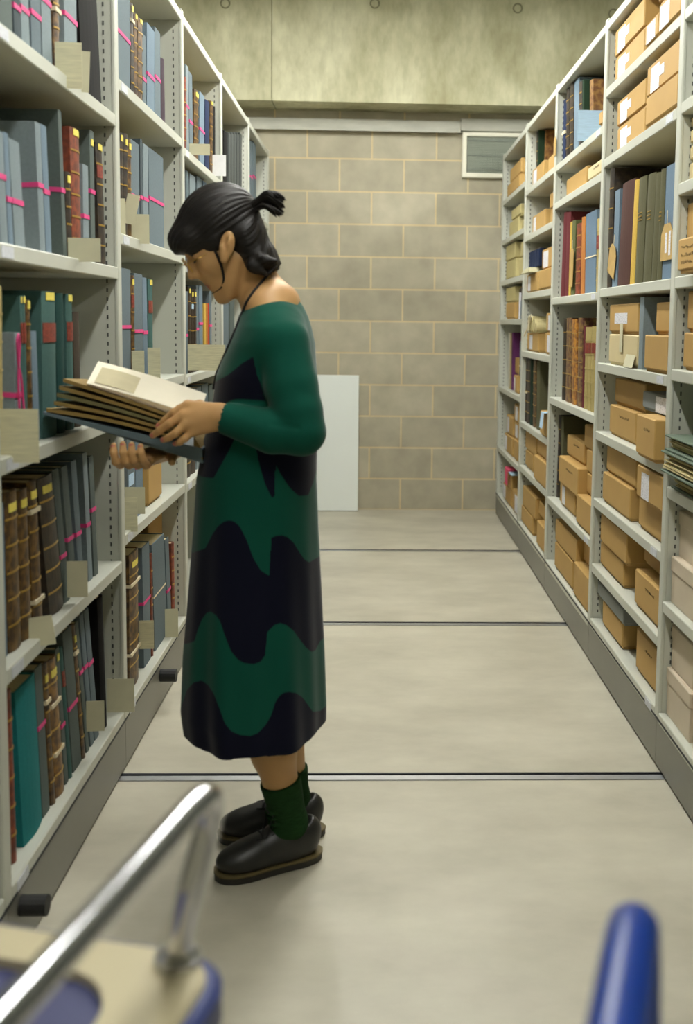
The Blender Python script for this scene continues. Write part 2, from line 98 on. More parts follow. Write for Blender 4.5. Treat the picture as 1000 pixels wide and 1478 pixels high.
# ------------------------------------------------------------------ materials
def lin(c):
    return tuple(((v/255)/12.92 if v/255 <= .04045 else ((v/255+.055)/1.055)**2.4) for v in c)
MATS = {}
def mat(name, rgb, rough=.6, metal=0., noise=.08, scale=30., bump=0., rgb2=None, spec=.5, stretch=None, detail=4, thr=None, sheen=0):
    m = bpy.data.materials.new(name); m.use_nodes = True
    nt = m.node_tree; b = nt.nodes['Principled BSDF']
    b.inputs['Roughness'].default_value = rough; b.inputs['Metallic'].default_value = metal
    b.inputs['Specular IOR Level'].default_value = spec
    if sheen: b.inputs['Sheen Weight'].default_value = sheen
    c1 = lin(rgb)
    tc = nt.nodes.new('ShaderNodeTexCoord'); src = tc.outputs['Object']
    if stretch:
        mp = nt.nodes.new('ShaderNodeMapping'); mp.inputs['Scale'].default_value = stretch
        nt.links.new(src, mp.inputs['Vector']); src = mp.outputs['Vector']
    nz = nt.nodes.new('ShaderNodeTexNoise'); nz.inputs['Scale'].default_value = scale; nz.inputs['Detail'].default_value = detail
    nt.links.new(src, nz.inputs['Vector'])
    cr = nt.nodes.new('ShaderNodeValToRGB')
    lo, hi = (thr or (.3, .7))
    cr.color_ramp.elements[0].position = lo; cr.color_ramp.elements[1].position = hi
    if rgb2:
        cr.color_ramp.elements[0].color = lin(rgb2)+(1,); cr.color_ramp.elements[1].color = c1+(1,)
    else:
        cr.color_ramp.elements[0].color = tuple(v*(1-noise) for v in c1)+(1,)
        cr.color_ramp.elements[1].color = tuple(min(1, v*(1+noise)) for v in c1)+(1,)
    nt.links.new(nz.outputs['Fac'], cr.inputs['Fac']); nt.links.new(cr.outputs['Color'], b.inputs['Base Color'])
    if bump:
        bp = nt.nodes.new('ShaderNodeBump'); bp.inputs['Strength'].default_value = bump; bp.inputs['Distance'].default_value = .002
        nt.links.new(nz.outputs['Fac'], bp.inputs['Height']); nt.links.new(bp.outputs['Normal'], b.inputs['Normal'])
    MATS[name] = m
    return m
M = MATS
mat('rack_paint', (192,194,182), .42, noise=.02, scale=4)
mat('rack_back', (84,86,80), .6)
mat('slot_dark', (78,80,76), .8)
mat('plinth', (116,115,106), .38, noise=.06, scale=3)
mat('rubber', (22,22,22), .6)
mat('shelf_sticker', (205,208,214), .6, noise=.12, scale=90)
mat('paper', (214,205,172), .8, noise=.06, scale=40)
mat('page', (196,180,138), .85, noise=.15, scale=120, stretch=(1,30,1))
mat('page_white', (236,228,206), .75, noise=.04, scale=14)
mat('page_grey', (190,180,146), .8, noise=.06, scale=30)
mat('gilt', (176,142,62), .4, .4)
mat('yellow_label', (224,208,92), .6)
mat('red_label', (126,52,36), .6, noise=.35, scale=70, stretch=(1,1,3))
mat('pink_tape', (214,62,128), .7)
mat('cream_tie', (220,208,176), .8)
mat('white_label', (206,206,212), .65, noise=.2, scale=60, stretch=(1,1,5), thr=(.35,.5))
mat('blue_paper', (176,204,228), .7, noise=.10, scale=60, stretch=(.3,1,4))
mat('ink', (92,74,44), .8)
mat('typed_card', (204,199,166), .8, noise=.12, scale=70, stretch=(.25,1,3))
mat('plain_card', (200,196,166), .8, noise=.03)
mat('white_card', (240,240,240), .6, noise=.04)
mat('manila_tag', (176,146,84), .8)
B = {'s':((98,111,117),'slate grey book'),'sg':((88,98,94),'grey-green book'),'sd':((66,76,80),'dark slate book'),'sl':((122,134,138),'pale grey-blue book'),
'lb':((106,124,138),'soft blue book'),'lg':((112,82,38),'gilt brown leather book'),'lb2':((138,98,34),'golden brown leather book'),'ld':((58,46,32),'dark leather book'),
'rb':((140,66,38),'russet leather book'),'tg':((66,98,94),'sea-green book'),'te2':((30,66,62),'deep teal book'),'te':((28,116,118),'thick teal book'),'dg':((34,56,38),'dark green book'),'dg2':((28,48,36),'dark green book'),
'bk':((17,16,15),'black book'),'nv':((30,42,72),'navy book'),'bn':((74,66,56),'dull brown book'),'dr':((98,42,46),'dark red book'),'mr':((74,48,42),'maroon-brown book'),'ye':((196,164,76),'yellow book'),
'ol':((86,84,60),'olive cloth book'),'or':((172,112,56),'orange book'),'or2':((196,138,48),'orange-tan book'),'ve':((168,152,98),'pale vellum book'),'pp':((70,58,66),'dusky purple book'),'pu':((92,44,88),'purple book'),
'wh':((206,202,190),'white book'),'mb':((150,112,58),'marbled tan book'),'mo':((138,110,62),'mottled calf book'),'gn':((92,96,60),'green book'),'rd':((178,50,48),'red book'),
'bl':((98,118,136),'blue-grey folder'),'pg':((122,134,138),'grey upright folder'),'gy':((74,78,76),'charcoal folder')}
R2 = {'lg':(56,38,20),'lb2':(74,46,14),'ld':(28,22,18),'rb':(96,44,30),'mb':(104,66,34),'mo':(86,50,42),'or2':(120,72,36)}
for k,(c,d) in B.items():
    if k in R2: mat('book_'+k, c, .5, rgb2=R2[k], scale=45, thr=(.4,.62), bump=.1)
    else: mat('book_'+k, c, .85, noise=.07, scale=140, bump=.05, spec=.22)
BXC = {'tan':((178,143,82),'tan box'),'crm':((206,190,146),'cream box'),'crm2':((184,172,120),'khaki box'),'crl':((202,188,166),'off-white lidded box'),'gry':((126,130,128),'grey box')}
for k,(c,d) in BXC.items(): mat('box_'+k, c, .72, noise=.04, scale=9, bump=.03)

# ------------------------------------------------------------------ mesh builder
class MB:
    def __init__(s): s.v=[]; s.f=[]; s.m=[]
    def add(s, verts, faces, mi=0):
        o=len(s.v); s.v+= [tuple(v) for v in verts]; s.f+=[tuple(i+o for i in f) for f in faces]; s.m+=[mi]*len(faces); return s
    def box(s, x0,x1,y0,y1,z0,z1, mi=0, fn=None):
        x0,x1=sorted((x0,x1)); y0,y1=sorted((y0,y1)); z0,z1=sorted((z0,z1))
        v=[(x0,y0,z0),(x1,y0,z0),(x1,y1,z0),(x0,y1,z0),(x0,y0,z1),(x1,y0,z1),(x1,y1,z1),(x0,y1,z1)]
        if fn: v=[fn(*p) for p in v]
        return s.add(v,[(0,3,2,1),(4,5,6,7),(0,1,5,4),(1,2,6,5),(2,3,7,6),(3,0,4,7)],mi)
    def bbox(s,x0,x1,y0,y1,z0,z1,b=.003,mi=0,fn=None):
        # box with chamfered edges
        x0,x1=sorted((x0,x1)); y0,y1=sorted((y0,y1)); z0,z1=sorted((z0,z1))
        b=min(b,(x1-x0)*.3,(y1-y0)*.3,(z1-z0)*.3)
        lo=(x0,y0,z0); hi=(x1,y1,z1); vs=[]; idx={}
        for sx in (0,1):
            for sy in (0,1):
                for sz in (0,1):
                    for ax in (0,1,2):
                        p=[]
                        for a,sg in enumerate((sx,sy,sz)):
                            e=hi[a] if sg else lo[a]
                            if a!=ax: e+= -b if sg else b
                            p.append(e)
                        idx[(sx,sy,sz,ax)]=len(vs); vs.append(tuple(p))
        fs=[]
        for ax in (0,1,2):
            o=[a for a in (0,1,2) if a!=ax]
            for sg in (0,1):
                q=[]
                for (a,c) in ((0,0),(1,0),(1,1),(0,1)):
                    k=[0,0,0]; k[ax]=sg; k[o[0]]=a; k[o[1]]=c; q.append(idx[(*k,ax)])
                if (sg==0)!=(ax==1): q=q[::-1]
                fs.append(tuple(q))
        for ax in (0,1,2):   # edges along ax
            o=[a for a in (0,1,2) if a!=ax]
            for a in (0,1):
                for c in (0,1):
                    k0=[0,0,0]; k1=[0,0,0]; k1[ax]=1
                    for k in (k0,k1): k[o[0]]=a; k[o[1]]=c
                    q=[idx[(*k0,o[0])],idx[(*k1,o[0])],idx[(*k1,o[1])],idx[(*k0,o[1])]]
                    if (a==c)!=(ax==1): q=q[::-1]
                    fs.append(tuple(q[::-1]))
        for sx in (0,1):
            for sy in (0,1):
                for sz in (0,1):
                    q=[idx[(sx,sy,sz,0)],idx[(sx,sy,sz,1)],idx[(sx,sy,sz,2)]]
                    if (sx+sy+sz)%2==0: q=q[::-1]
                    fs.append(tuple(q))
        if fn: vs=[fn(*p) for p in vs]
        return s.add(vs,fs,mi)
    def tube(s, pts, r, n=10, mi=0, cap=True):
        pts=[Vector(p) for p in pts]; N=len(pts); rs=r if isinstance(r,(list,tuple)) else [r]*N
        rings=[]; a=None
        for i,p in enumerate(pts):
            t=(pts[min(i+1,N-1)]-pts[max(i-1,0)]).normalized()
            a=t.orthogonal() if a is None else a-t*a.dot(t)
            if a.length<1e-4: a=t.orthogonal()
            a.normalize(); b=t.cross(a)
            rings.append([p+(a*math.cos(2*math.pi*k/n)+b*math.sin(2*math.pi*k/n))*rs[i] for k in range(n)])
        vs=[v for rg in rings for v in rg]; fs=[]
        for i in range(N-1):
            for k in range(n):
                k2=(k+1)%n; fs.append((i*n+k,i*n+k2,(i+1)*n+k2,(i+1)*n+k))
        if cap: fs.append(tuple(range(n))[::-1]); fs.append(tuple((N-1)*n+k for k in range(n)))
        return s.add(vs,fs,mi)
    def cyl(s,c,r,h,ax=2,n=20,mi=0):
        d=[0,0,0]; d[ax]=h; return s.tube([c,Vector(c)+Vector(d)],r,n,mi)
    def build(s,name,mats,parent=None,loc=(0,0,0),smooth=False):
        me=bpy.data.meshes.new(name); me.from_pydata(s.v,[],s.f); me.update()
        if not isinstance(mats,(list,tuple)): mats=[mats]
        for m in mats: me.materials.append(M[m] if isinstance(m,str) else m)
        if len(mats)>1: me.polygons.foreach_set('material_index',s.m)
        if smooth: me.polygons.foreach_set('use_smooth',[True]*len(me.polygons))
        o=bpy.data.objects.new(name,me); C.objects.link(o); o.location=loc
        if parent: o.parent=parent
        return o
def tag(o,label=None,cat=None,group=None,kind=None):
    if label: o['label']=label
    if cat: o['category']=cat
    if group: o['group']=group
    if kind: o['kind']=kind
    return o
def thing(name,label,cat,loc,group=None,rot=None):
    o=bpy.data.objects.new(name,None); C.objects.link(o); o.location=loc; o.empty_display_size=.05
    if rot: o.rotation_euler=rot
    return tag(o,label,cat,group)
def bez(pts,n=8):
    # Catmull-Rom resample
    P=[Vector(p) for p in pts]; P=[P[0]]+P+[P[-1]]; out=[]
    for i in range(1,len(P)-2):
        for k in range(n):
            t=k/n; a,b,c,d=P[i-1],P[i],P[i+1],P[i+2]
            out.append(.5*((2*b)+(c-a)*t+(2*a-5*b+4*c-d)*t*t+(3*b-a-3*c+d)*t**3))
    out.append(P[-2]); return out

# ------------------------------------------------------------------ setting
def node_mat(name):
    m=bpy.data.materials.new(name); m.use_nodes=True; M[name]=m
    nt=m.node_tree; return m,nt,nt.nodes['Principled BSDF'],nt.nodes.new('ShaderNodeTexCoord')
# block wall
m,nt,b,tc=node_mat('blockwork')
sx=nt.nodes.new('ShaderNodeSeparateXYZ'); nt.links.new(tc.outputs['Object'],sx.inputs[0])
ad=nt.nodes.new('ShaderNodeMath'); ad.operation='ADD'; ad.inputs[1].default_value=.0267+45; nt.links.new(sx.outputs['X'],ad.inputs[0])
cb=nt.nodes.new('ShaderNodeCombineXYZ'); nt.links.new(ad.outputs[0],cb.inputs['X']); nt.links.new(sx.outputs['Z'],cb.inputs['Y'])
br=nt.nodes.new('ShaderNodeTexBrick'); nt.links.new(cb.outputs[0],br.inputs['Vector'])
br.offset=.5; br.offset_frequency=2; br.inputs['Scale'].default_value=1; br.inputs['Brick Width'].default_value=.45; br.inputs['Row Height'].default_value=.225
br.inputs['Mortar Size'].default_value=.0065; br.inputs['Mortar Smooth'].default_value=.3
br.inputs['Color1'].default_value=lin((166,160,140))+(1,); br.inputs['Color2'].default_value=lin((180,174,153))+(1,); br.inputs['Mortar'].default_value=lin((206,190,150))+(1,)
nz=nt.nodes.new('ShaderNodeTexNoise'); nz.inputs['Scale'].default_value=7; nz.inputs['Detail'].default_value=6; nt.links.new(tc.outputs['Object'],nz.inputs['Vector'])
mx=nt.nodes.new('ShaderNodeMix'); mx.data_type='RGBA'; mx.blend_type='OVERLAY'; mx.inputs['Factor'].default_value=.28
nt.links.new(br.outputs['Color'],mx.inputs['A']); nt.links.new(nz.outputs['Fac'],mx.inputs['B']); nt.links.new(mx.outputs['Result'],b.inputs['Base Color'])
bp=nt.nodes.new('ShaderNodeBump'); bp.inputs['Distance'].default_value=.003; bp.inputs['Strength'].default_value=.5; bp.invert=True
nt.links.new(br.outputs['Fac'],bp.inputs['Height']); nt.links.new(bp.outputs['Normal'],b.inputs['Normal']); b.inputs['Roughness'].default_value=.85
# concrete beam / ceiling
m,nt,b,tc=node_mat('concrete')
n1=nt.nodes.new('ShaderNodeTexNoise'); n1.inputs['Scale'].default_value=1.6; n1.inputs['Detail'].default_value=8; n1.inputs['Roughness'].default_value=.62
n2=nt.nodes.new('ShaderNodeTexNoise'); n2.inputs['Scale'].default_value=26; n2.inputs['Detail'].default_value=5
mp=nt.nodes.new('ShaderNodeMapping'); mp.inputs['Scale'].default_value=(1,1,.45); nt.links.new(tc.outputs['Object'],mp.inputs[0]); nt.links.new(mp.outputs[0],n1.inputs['Vector']); nt.links.new(mp.outputs[0],n2.inputs['Vector'])
r1=nt.nodes.new('ShaderNodeValToRGB'); e=r1.color_ramp.elements; e[0].position=.36; e[1].position=.66; e[0].color=lin((158,155,122))+(1,); e[1].color=lin((214,212,182))+(1,)
r2=nt.nodes.new('ShaderNodeValToRGB'); e=r2.color_ramp.elements; e[0].position=.3; e[1].position=.62; e[0].color=(.72,.72,.68,1); e[1].color=(1,1,1,1)
mx=nt.nodes.new('ShaderNodeMix'); mx.data_type='RGBA'; mx.blend_type='MULTIPLY'; mx.inputs['Factor'].default_value=.6
nt.links.new(n1.outputs['Fac'],r1.inputs[0]); nt.links.new(n2.outputs['Fac'],r2.inputs[0]); nt.links.new(r1.outputs[0],mx.inputs['A']); nt.links.new(r2.outputs[0],mx.inputs['B'])
nt.links.new(mx.outputs['Result'],b.inputs['Base Color']); b.inputs['Roughness'].default_value=.8
bp=nt.nodes.new('ShaderNodeBump'); bp.inputs['Distance'].default_value=.004; bp.inputs['Strength'].default_value=.4; nt.links.new(n2.outputs['Fac'],bp.inputs['Height']); nt.links.new(bp.outputs['Normal'],b.inputs['Normal'])
# floor
m,nt,b,tc=node_mat('floor_screed')
n1=nt.nodes.new('ShaderNodeTexNoise'); n1.inputs['Scale'].default_value=2.2; n1.inputs['Detail'].default_value=7; n1.inputs['Roughness'].default_value=.6
n2=nt.nodes.new('ShaderNodeTexNoise'); n2.inputs['Scale'].default_value=.9; n2.inputs['Detail'].default_value=3
mp=nt.nodes.new('ShaderNodeMapping'); mp.inputs['Scale'].default_value=(1,1.6,1); nt.links.new(tc.outputs['Object'],mp.inputs[0]); nt.links.new(mp.outputs[0],n1.inputs['Vector']); nt.links.new(tc.outputs['Object'],n2.inputs['Vector'])
r1=nt.nodes.new('ShaderNodeValToRGB'); e=r1.color_ramp.elements; e[0].position=.32; e[1].position=.68; e[0].color=lin((168,163,146))+(1,); e[1].color=lin((194,189,171))+(1,)
nt.links.new(n1.outputs['Fac'],r1.inputs[0]); nt.links.new(r1.outputs[0],b.inputs['Base Color'])
r2=nt.nodes.new('ShaderNodeMapRange'); r2.inputs['To Min'].default_value=.34; r2.inputs['To Max'].default_value=.5; nt.links.new(n2.outputs['Fac'],r2.inputs['Value']); nt.links.new(r2.outputs[0],b.inputs['Roughness'])
mat('ceiling_paint',(176,176,160),.9); mat('wall_paint',(180,176,156),.9)
mat('steel',(205,207,212),.38,1.,noise=.05); mat('groove',(36,38,44),.6)
mat('galv',(176,176,164),.5,.0,noise=.12,scale=5,stretch=(1,1,4)); mat('white_paint',(226,224,206),.5,noise=.02)
mat('panel_white',(236,242,238),.55,noise=.015,scale=3); mat('louvre_dark',(44,54,60),.6); mat('mesh_grey',(86,94,84),.5); mat('wire',(176,184,166),.5); mat('hole_ring',(118,116,92),.8)
def struct(name,mb,mats,loc=(0,0,0)): return tag(mb.build(name,mats,None,loc),kind='structure')
YW=7.4026
fl=MB()
ys=[-2.2]
for y in (2.9715,4.549,6.0495): ys+=[y-.028,y+.028]
ys.append(YW)
for i in range(0,len(ys),2): fl.box(-4,4,ys[i],ys[i+1],-.08,0)
struct('floor',fl,'floor_screed')
for k,y in enumerate((2.9715,4.549,6.0495)):
    t=MB(); t.box(-4,4,y-.028,y+.028,-.08,-.010,1); t.box(-4,4,y-.022,y+.008,-.012,.0005,0); t.box(-4,4,y+.020,y+.028,-.012,.0003,1)
    struct('trim_%d'%(k+1),t,['steel','groove'])
struct('wall_back',MB().box(-4,4,YW,YW+.1,0,2.81),'blockwork')
bm=MB(); bm.box(-4,-.697,7.10,YW+.1,2.798,4.0); bm.box(-.691,4,7.10,YW+.1,2.798,4.0); bm.box(-.698,-.690,7.104,YW+.1,2.80,4.0,1)
for hx,hz in ((-.997,3.413),(-.016,3.435),(.93,3.426),(1.57,3.405)):
    ring=[]; n=20
    v=[(hx+math.cos(2*math.pi*k/n)*r,7.098 if r>.02 else 7.11,hz+math.sin(2*math.pi*k/n)*r) for r in (.034,.026,.012) for k in range(n)]
    f=[(j*n+k,j*n+(k+1)%n,(j+1)*n+(k+1)%n,(j+1)*n+k) for j in range(2) for k in range(n)]+[tuple(2*n+k for k in range(n))]
    bm.add(v,f,1)
tag(bm.build('wall_beam',['concrete','hole_ring']),kind='structure')
struct('wall_left',MB().box(-4.1,-4,-2.2,YW,0,4),'wall_paint'); struct('wall_right',MB().box(4,4.1,-2.2,YW,0,4),'wall_paint')
struct('wall_front',MB().box(-4,4,-2.3,-2.2,0,4),'wall_paint'); struct('ceiling',MB().box(-4,4,-2.3,7.5,4,4.1),'ceiling_paint')
# cable trunking under the beam
t=MB(); t.bbox(-1.6,.585,7.345,7.4020,2.665,2.735,.004); t.bbox(.585,1.6,7.352,7.4020,2.672,2.755,.004,1); t.bbox(-1.6,.585,7.340,7.346,2.655,2.667,.001)
tag(t.build('cable_trunking',['galv','galv']),'long pale metal cable trunking running under the concrete beam','trunking')
# vent
v=thing('vent_grille','white framed ventilation grille high on the block wall','vent',(.60,7.4,2.356))
f=MB(); W_,H_=.46,.312
f.bbox(0,W_,-.035,0,0,.034,.006); f.bbox(0,W_,-.035,0,H_-.03,H_,.006); f.bbox(0,.034,-.0349,0,.0,H_,.006); f.bbox(W_-.034,W_,-.0349,0,.0,H_,.006)
f.build('frame','white_paint',v)
f=MB(); f.box(.03,W_-.03,-.004,-.001,.03,H_-.03,0)
for k,zz in enumerate((.06,.155,.262)): f.bbox(.034,W_-.034,-.022,-.006,zz-.004 if k<2 else zz-.010,zz+.004,.002,1)
f.build('louvre',['mesh_grey','louvre_dark'],v)
f=MB()
for k in range(1,34): x=.034+k*(W_-.068)/34; f.box(x-.0011,x+.0011,-.026,-.0245,.034,H_-.03)
for k in range(1,22): z=.034+k*(H_-.064)/22; f.box(.034,W_-.034,-.0265,-.025,z-.0011,z+.0011)
f.build('wire_mesh','wire',v)
# leaning white panel
pa=thing('white_panel','plain white panel leaning against the block wall','panel',(-.41,7.33,0),rot=(-.045,0,0))
MB().bbox(-.305,.305,-.009,.009,.0005,.968,.003).build('board','panel_white',pa)
MB().bbox(-.306,.306,-.0095,.0095,-.0005,.003,.001).build('edge_strip','groove',pa)

# ------------------------------------------------------------------ racks
def rack(side):
    L=side=='L'; X=XL if L else XR; d=-1 if L else 1
    ups=[.98,2.03,3.032,4.055,5.062,6.142,7.252] if L else [.95,2.0,3.045,4.055,5.143,6.147,7.237]
    root=thing('mobile_shelving_rack','tall cream steel shelving rack on the %s of the aisle, %s'%(('left','books tied with pink tape') if L else ('right','loaded with tan boxes')),'shelving rack',(X,4.0,0))
    loc=(-X,-4.0,0)
    def P(mb,name,mats,lab=None,sm=False):
        o=mb.build(name,mats,root,loc,sm)
        if lab: o['label']=lab
        return o
    y0,y1=ups[0]-.02,ups[-1]+.02
    for k,(a,b_) in enumerate(zip(ups[:-1],ups[1:])):
        MBx=MB(); MBx.box(X+d*.002,X+d*.47,a+(-.02 if k==0 else 0),b_+(.02 if k==len(ups)-2 else -.002),.010,.156); P(MBx,'plinth_panel','plinth')
    MBx=MB(); MBx.box(X+d*.012,X+d*.46,y0+.01,y1-.01,.001,.0105); P(MBx,'carriage','groove')
    MBx=MB(); MBx.box(X+d*.44,X+d*.46,y0,y1,.157,2.488); P(MBx,'back_panel','rack_back')
    for u in ups:
        t=MB(); t.bbox(X,X+d*.012,u-.0205,u+.0205,.156,2.50,.003); t.box(X+d*.010,X+d*.44,u-.0185,u-.0165,.157,2.49); t.box(X+d*.010,X+d*.44,u+.0165,u+.0185,.157,2.49)
        P(t,'upright','rack_paint')
        for yy in ((u-.0190,) if u==ups[-1] else (u+.0190,) if u==ups[0] else (u-.0190,u+.0190)):
            t=MB(); z=.2
            while z<2.42:
                t.box(X+d*.0297,X+d*.0343,yy-.0007,yy+.0007,z,z+.0115); z+=.0254
            P(t,'slot_row','slot_dark')
    names=(['L0','L1','L2','L3','L4'] if L else ['RN','RA','RB','RC','RD'])
    for k,(a,b_) in enumerate(zip(ups[:-1],ups[1:])):
        lev=SHELVES[names[k-1]] if k>0 else SHELVES[names[0]]
        for j,z in enumerate(lev):
            t=MB(); t.bbox(X+d*.0005,X+d*.43,a+.021,b_-.021,z-.034,z,.0025); sh=P(t,'shelf','rack_paint')
            if k>0 and names[k-1] in ('L0','L1','L2','RA','RB','RN') and (j%2==(k%2) or L):
                yy=a+.05 if L else a+.06
                s2=MB(); s2.box(X-d*.0008,X+d*.001,yy,yy+.07,z-.029,z-.006); q=s2.build('shelf_label','shelf_sticker',sh)
        t=MB(); t.bbox(X+d*.0005,X+d*.44,a+.019,b_-.019,2.455,2.488,.0025); P(t,'top_panel','rack_paint')
    for yb in ((2.10,3.53) if L else (2.2,4.9)):
        if L: t=MB(); t.tube([(X-d*.0,yb,.115),(X-d*.055,yb,.115)],.022,14); P(t,'rubber_buffer','rubber',None,False)
    t=MB(); t.box(X-d*.0,X+d*.003,y0,y1,.150,.158); P(t,'trim_strip','groove')
    return root
rack('L'); rack('R')

# ------------------------------------------------------------------ books, boxes and cards on the shelves
BAYN={'L0':"left rack's nearest bay",'L1':"left rack's second bay",'L2':"left rack's third bay",'L3':"left rack's fourth bay",'L4':"left rack's farthest bay",
'RN':"right rack's cut-off near bay",'RA':"right rack's nearest full bay",'RB':"right rack's second full bay",'RC':"right rack's third full bay",'RD':"right rack's farthest bay"}
ORD=['first','second','third','fourth','fifth','sixth','seventh','eighth','ninth','tenth','eleventh','twelfth','thirteenth','fourteenth','fifteenth']
def book(side,Xf,zb,y0,y1,lean,h,st,ex,label,group):
    d=-1 if side=='L' else 1          # direction into the rack
    folder=st in('bl','pg','gy'); X=Xf+d*ex.get('ins',0)
    random.seed(int(y0*9973+zb*77)); dep=ex.get('dep',min(.36,h*random.uniform(.66,.8),.425-abs(X-(XL if side=='L' else XR))))
    root=thing('folder' if folder else 'book',label,'folder' if folder else 'book',(X,y0,zb+.0004),group)
    w=y1-y0; fn=lambda x,y,z:(x,y+lean*z,z)
    g=.0008; bt=min(.003,w*.2); c=MB(); mats=['book_'+st]
    c.bbox(0,d*dep,g,bt,0,h,.0008,0,fn); c.bbox(0,d*dep,w-bt,w-g,0,h,.0008,0,fn)
    # spine, slightly rounded
    n=6; bul=min(.006,w*.14) if st not in('s','sg','sd','sl','bl','pg','gy','lb','wh') else .0008
    vs=[];fs=[]
    for i in range(n+1):
        t=i/n; yy=g+(w-2*g)*t; xo=-d*bul*math.sin(math.pi*t)
        for zz in (0,h):
            vs.append(fn(xo,yy,zz)); vs.append(fn(d*.003,yy,zz))
    for i in range(n):
        a=i*4; b=a+4
        fs+= [(a,b,b+2,a+2),(a+1,a+3,b+3,b+1),(a,a+1,b+1,b),(a+2,b+2,b+3,a+3)]
    c.add(vs,fs,0)
    if st in('lg','lb2','ld','rb','mo','or2','ve','dr') and st not in ('dr',):
        mats.append('gilt' if st not in('ve',) else 'book_ve')
        for k in range(1,6 if h>.25 else 5):
            zc=h*k/(6 if h>.25 else 5); xs=-d*(bul+.0012)
            vs=[];fs=[]
            for i in range(n+1):
                t=i/n; yy=g+(w-2*g)*t; xo=-d*(bul*math.sin(math.pi*t)+.0016)
                for zz in (zc-.0022,zc+.0022): vs.append(fn(xo,yy,zz)); vs.append(fn(0,yy,zz))
            for i in range(n):
                a=i*4;b=a+4; fs+=[(a,b,b+2,a+2),(a,a+1,b+1,b),(a+2,b+2,b+3,a+3)]
            c.add(vs,fs,1)
    c.build('cover',mats,root)
    p=MB(); p.box(d*.004,d*(dep-.005),bt+.0002,w-bt-.0002,.003,h-.004,0,fn); p.build('page_block','page',root)
    def patch(name,z0,z1,f0,f1,m_):
        q=MB(); vs=[];fs=[]; k=4
        for i in range(k+1):
            t=f0+(f1-f0)*i/k; yy=g+(w-2*g)*t; xo=-d*(bul*math.sin(math.pi*t)+.0018)
            for zz in (z0,z1): vs.append(fn(xo,yy,zz)); vs.append(fn(xo+d*.0012,yy,zz))
        for i in range(k):
            a=i*4;b=a+4; fs+=[(a,b,b+2,a+2),(a,a+1,b+1,b),(a+2,b+2,b+3,a+3)]
        fs+=[(0,2,3,1),(4*k,4*k+1,4*k+3,4*k+2)]
        q.add(vs,fs); return q.build(name,m_,root)
    if 'gl' in ex: patch('shelfmark_label',max(.01,ex['gl']-.009),min(h-.002,ex['gl']+.009),.2,.8,'yellow_label')
    if 'rl' in ex: a,b=sorted(ex['rl']); patch('title_label',max(.01,a),min(h-.01,b),.04,.96,'red_label')
    if 'wl' in ex: a,b=sorted(ex['wl']); patch('title_label',max(.005,a),min(h-.01,b),.1,.75,'blue_paper')
    if 'gt' in ex:
        for k in range(3): patch('title_line',ex['gt']-.012*k-.003,ex['gt']-.012*k,.25,.75,'gilt')
    for key,mm,hw in (('tape','pink_tape',.0055),('tie','cream_tie',.003),('tie2','cream_tie',.003),('wt','cream_tie',.0075)):
        if key in ex:
            z=ex[key]
            if not .01<z<h-.005: continue
            o=.0016+bul; t=MB(); wv=.006*math.sin(y0*50)
            f2=lambda x,y,zz:(x,y+lean*zz,zz+wv*(x/dep)*2)
            if key in('tie','tie2') and st in('lg','ld','lb2'): hw=.005
            t.box(-d*o,-d*(o-.0009) if bul<.002 else -d*(o-.004),-.0002,w+.0002,z-hw,z+hw,0,f2)
            t.box(-d*o,d*(dep+.001),-.0007,-.0001,z-hw,z+hw,0,f2); t.box(-d*o,d*(dep+.001),w+.0001,w+.0007,z-hw,z+hw,0,f2)
            t.box(d*dep,d*(dep+.0012),-.0002,w+.0002,z-hw,z+hw,0,f2)
            t.build('tie_tape' if key=='tape' else 'tie_cord',mm,root)
    if 'bow' in ex:
        t=MB(); zt=.17
        lp=[(.006,.012,zt),(.010,-.004,zt+.035),(.012,-.012,zt+.06),(.010,.004,zt+.072),(.008,.016,zt+.05),(.006,.013,zt+.01),(.006,.008,zt-.04),(.005,.014,zt-.085)]
        t.tube(bez([(-d*x,y,z) for x,y,z in lp],5),.0028,6); t.tube(bez([(-d*x,y+.006,z) for x,y,z in [(.006,.010,zt),(.007,.02,zt-.03),(.006,.03,zt-.075),(.006,.034,zt-.10)]],5),.0025,6)
        t.build('tape_bow','pink_tape',root,smooth=True)
    return root
for (bay,i,sn,Xf,zb,rows) in BOOKS:
    side=bay[0]; rows=sorted(rows,key=lambda q:q[0] if side=='L' else -q[0])
    vis=[r for r in rows]
    seen={}
    for r in rows: seen[r[4] if r[4] not in('dg2',) else 'dg']=seen.get(r[4],0)+1
    cnt={}
    for k,(y0,y1,lean,h,st,ex) in enumerate(rows):
        desc=B[st][1]
        if len(rows)==1: pos='alone'
        elif k==len(rows)-1: pos='rightmost'
        elif k==0: pos='leftmost'
        else: pos=ORD[k]+' from left'
        feat=''
        if 'tape' in ex: feat=' in pink tape'
        elif 'tie' in ex or 'wt' in ex: feat=' tied with cord'
        lab='%s%s, %s, %s shelf, %s'%(desc,feat,pos,sn,BAYN[bay])
        if len(lab.split())>16: lab='%s, %s, %s shelf, %s'%(desc,pos,sn,BAYN[bay])
        book(side,Xf,zb,y0,y1,lean,h,st,ex,lab,'books and folders along the %s rack'%('left' if side=='L' else 'right'))
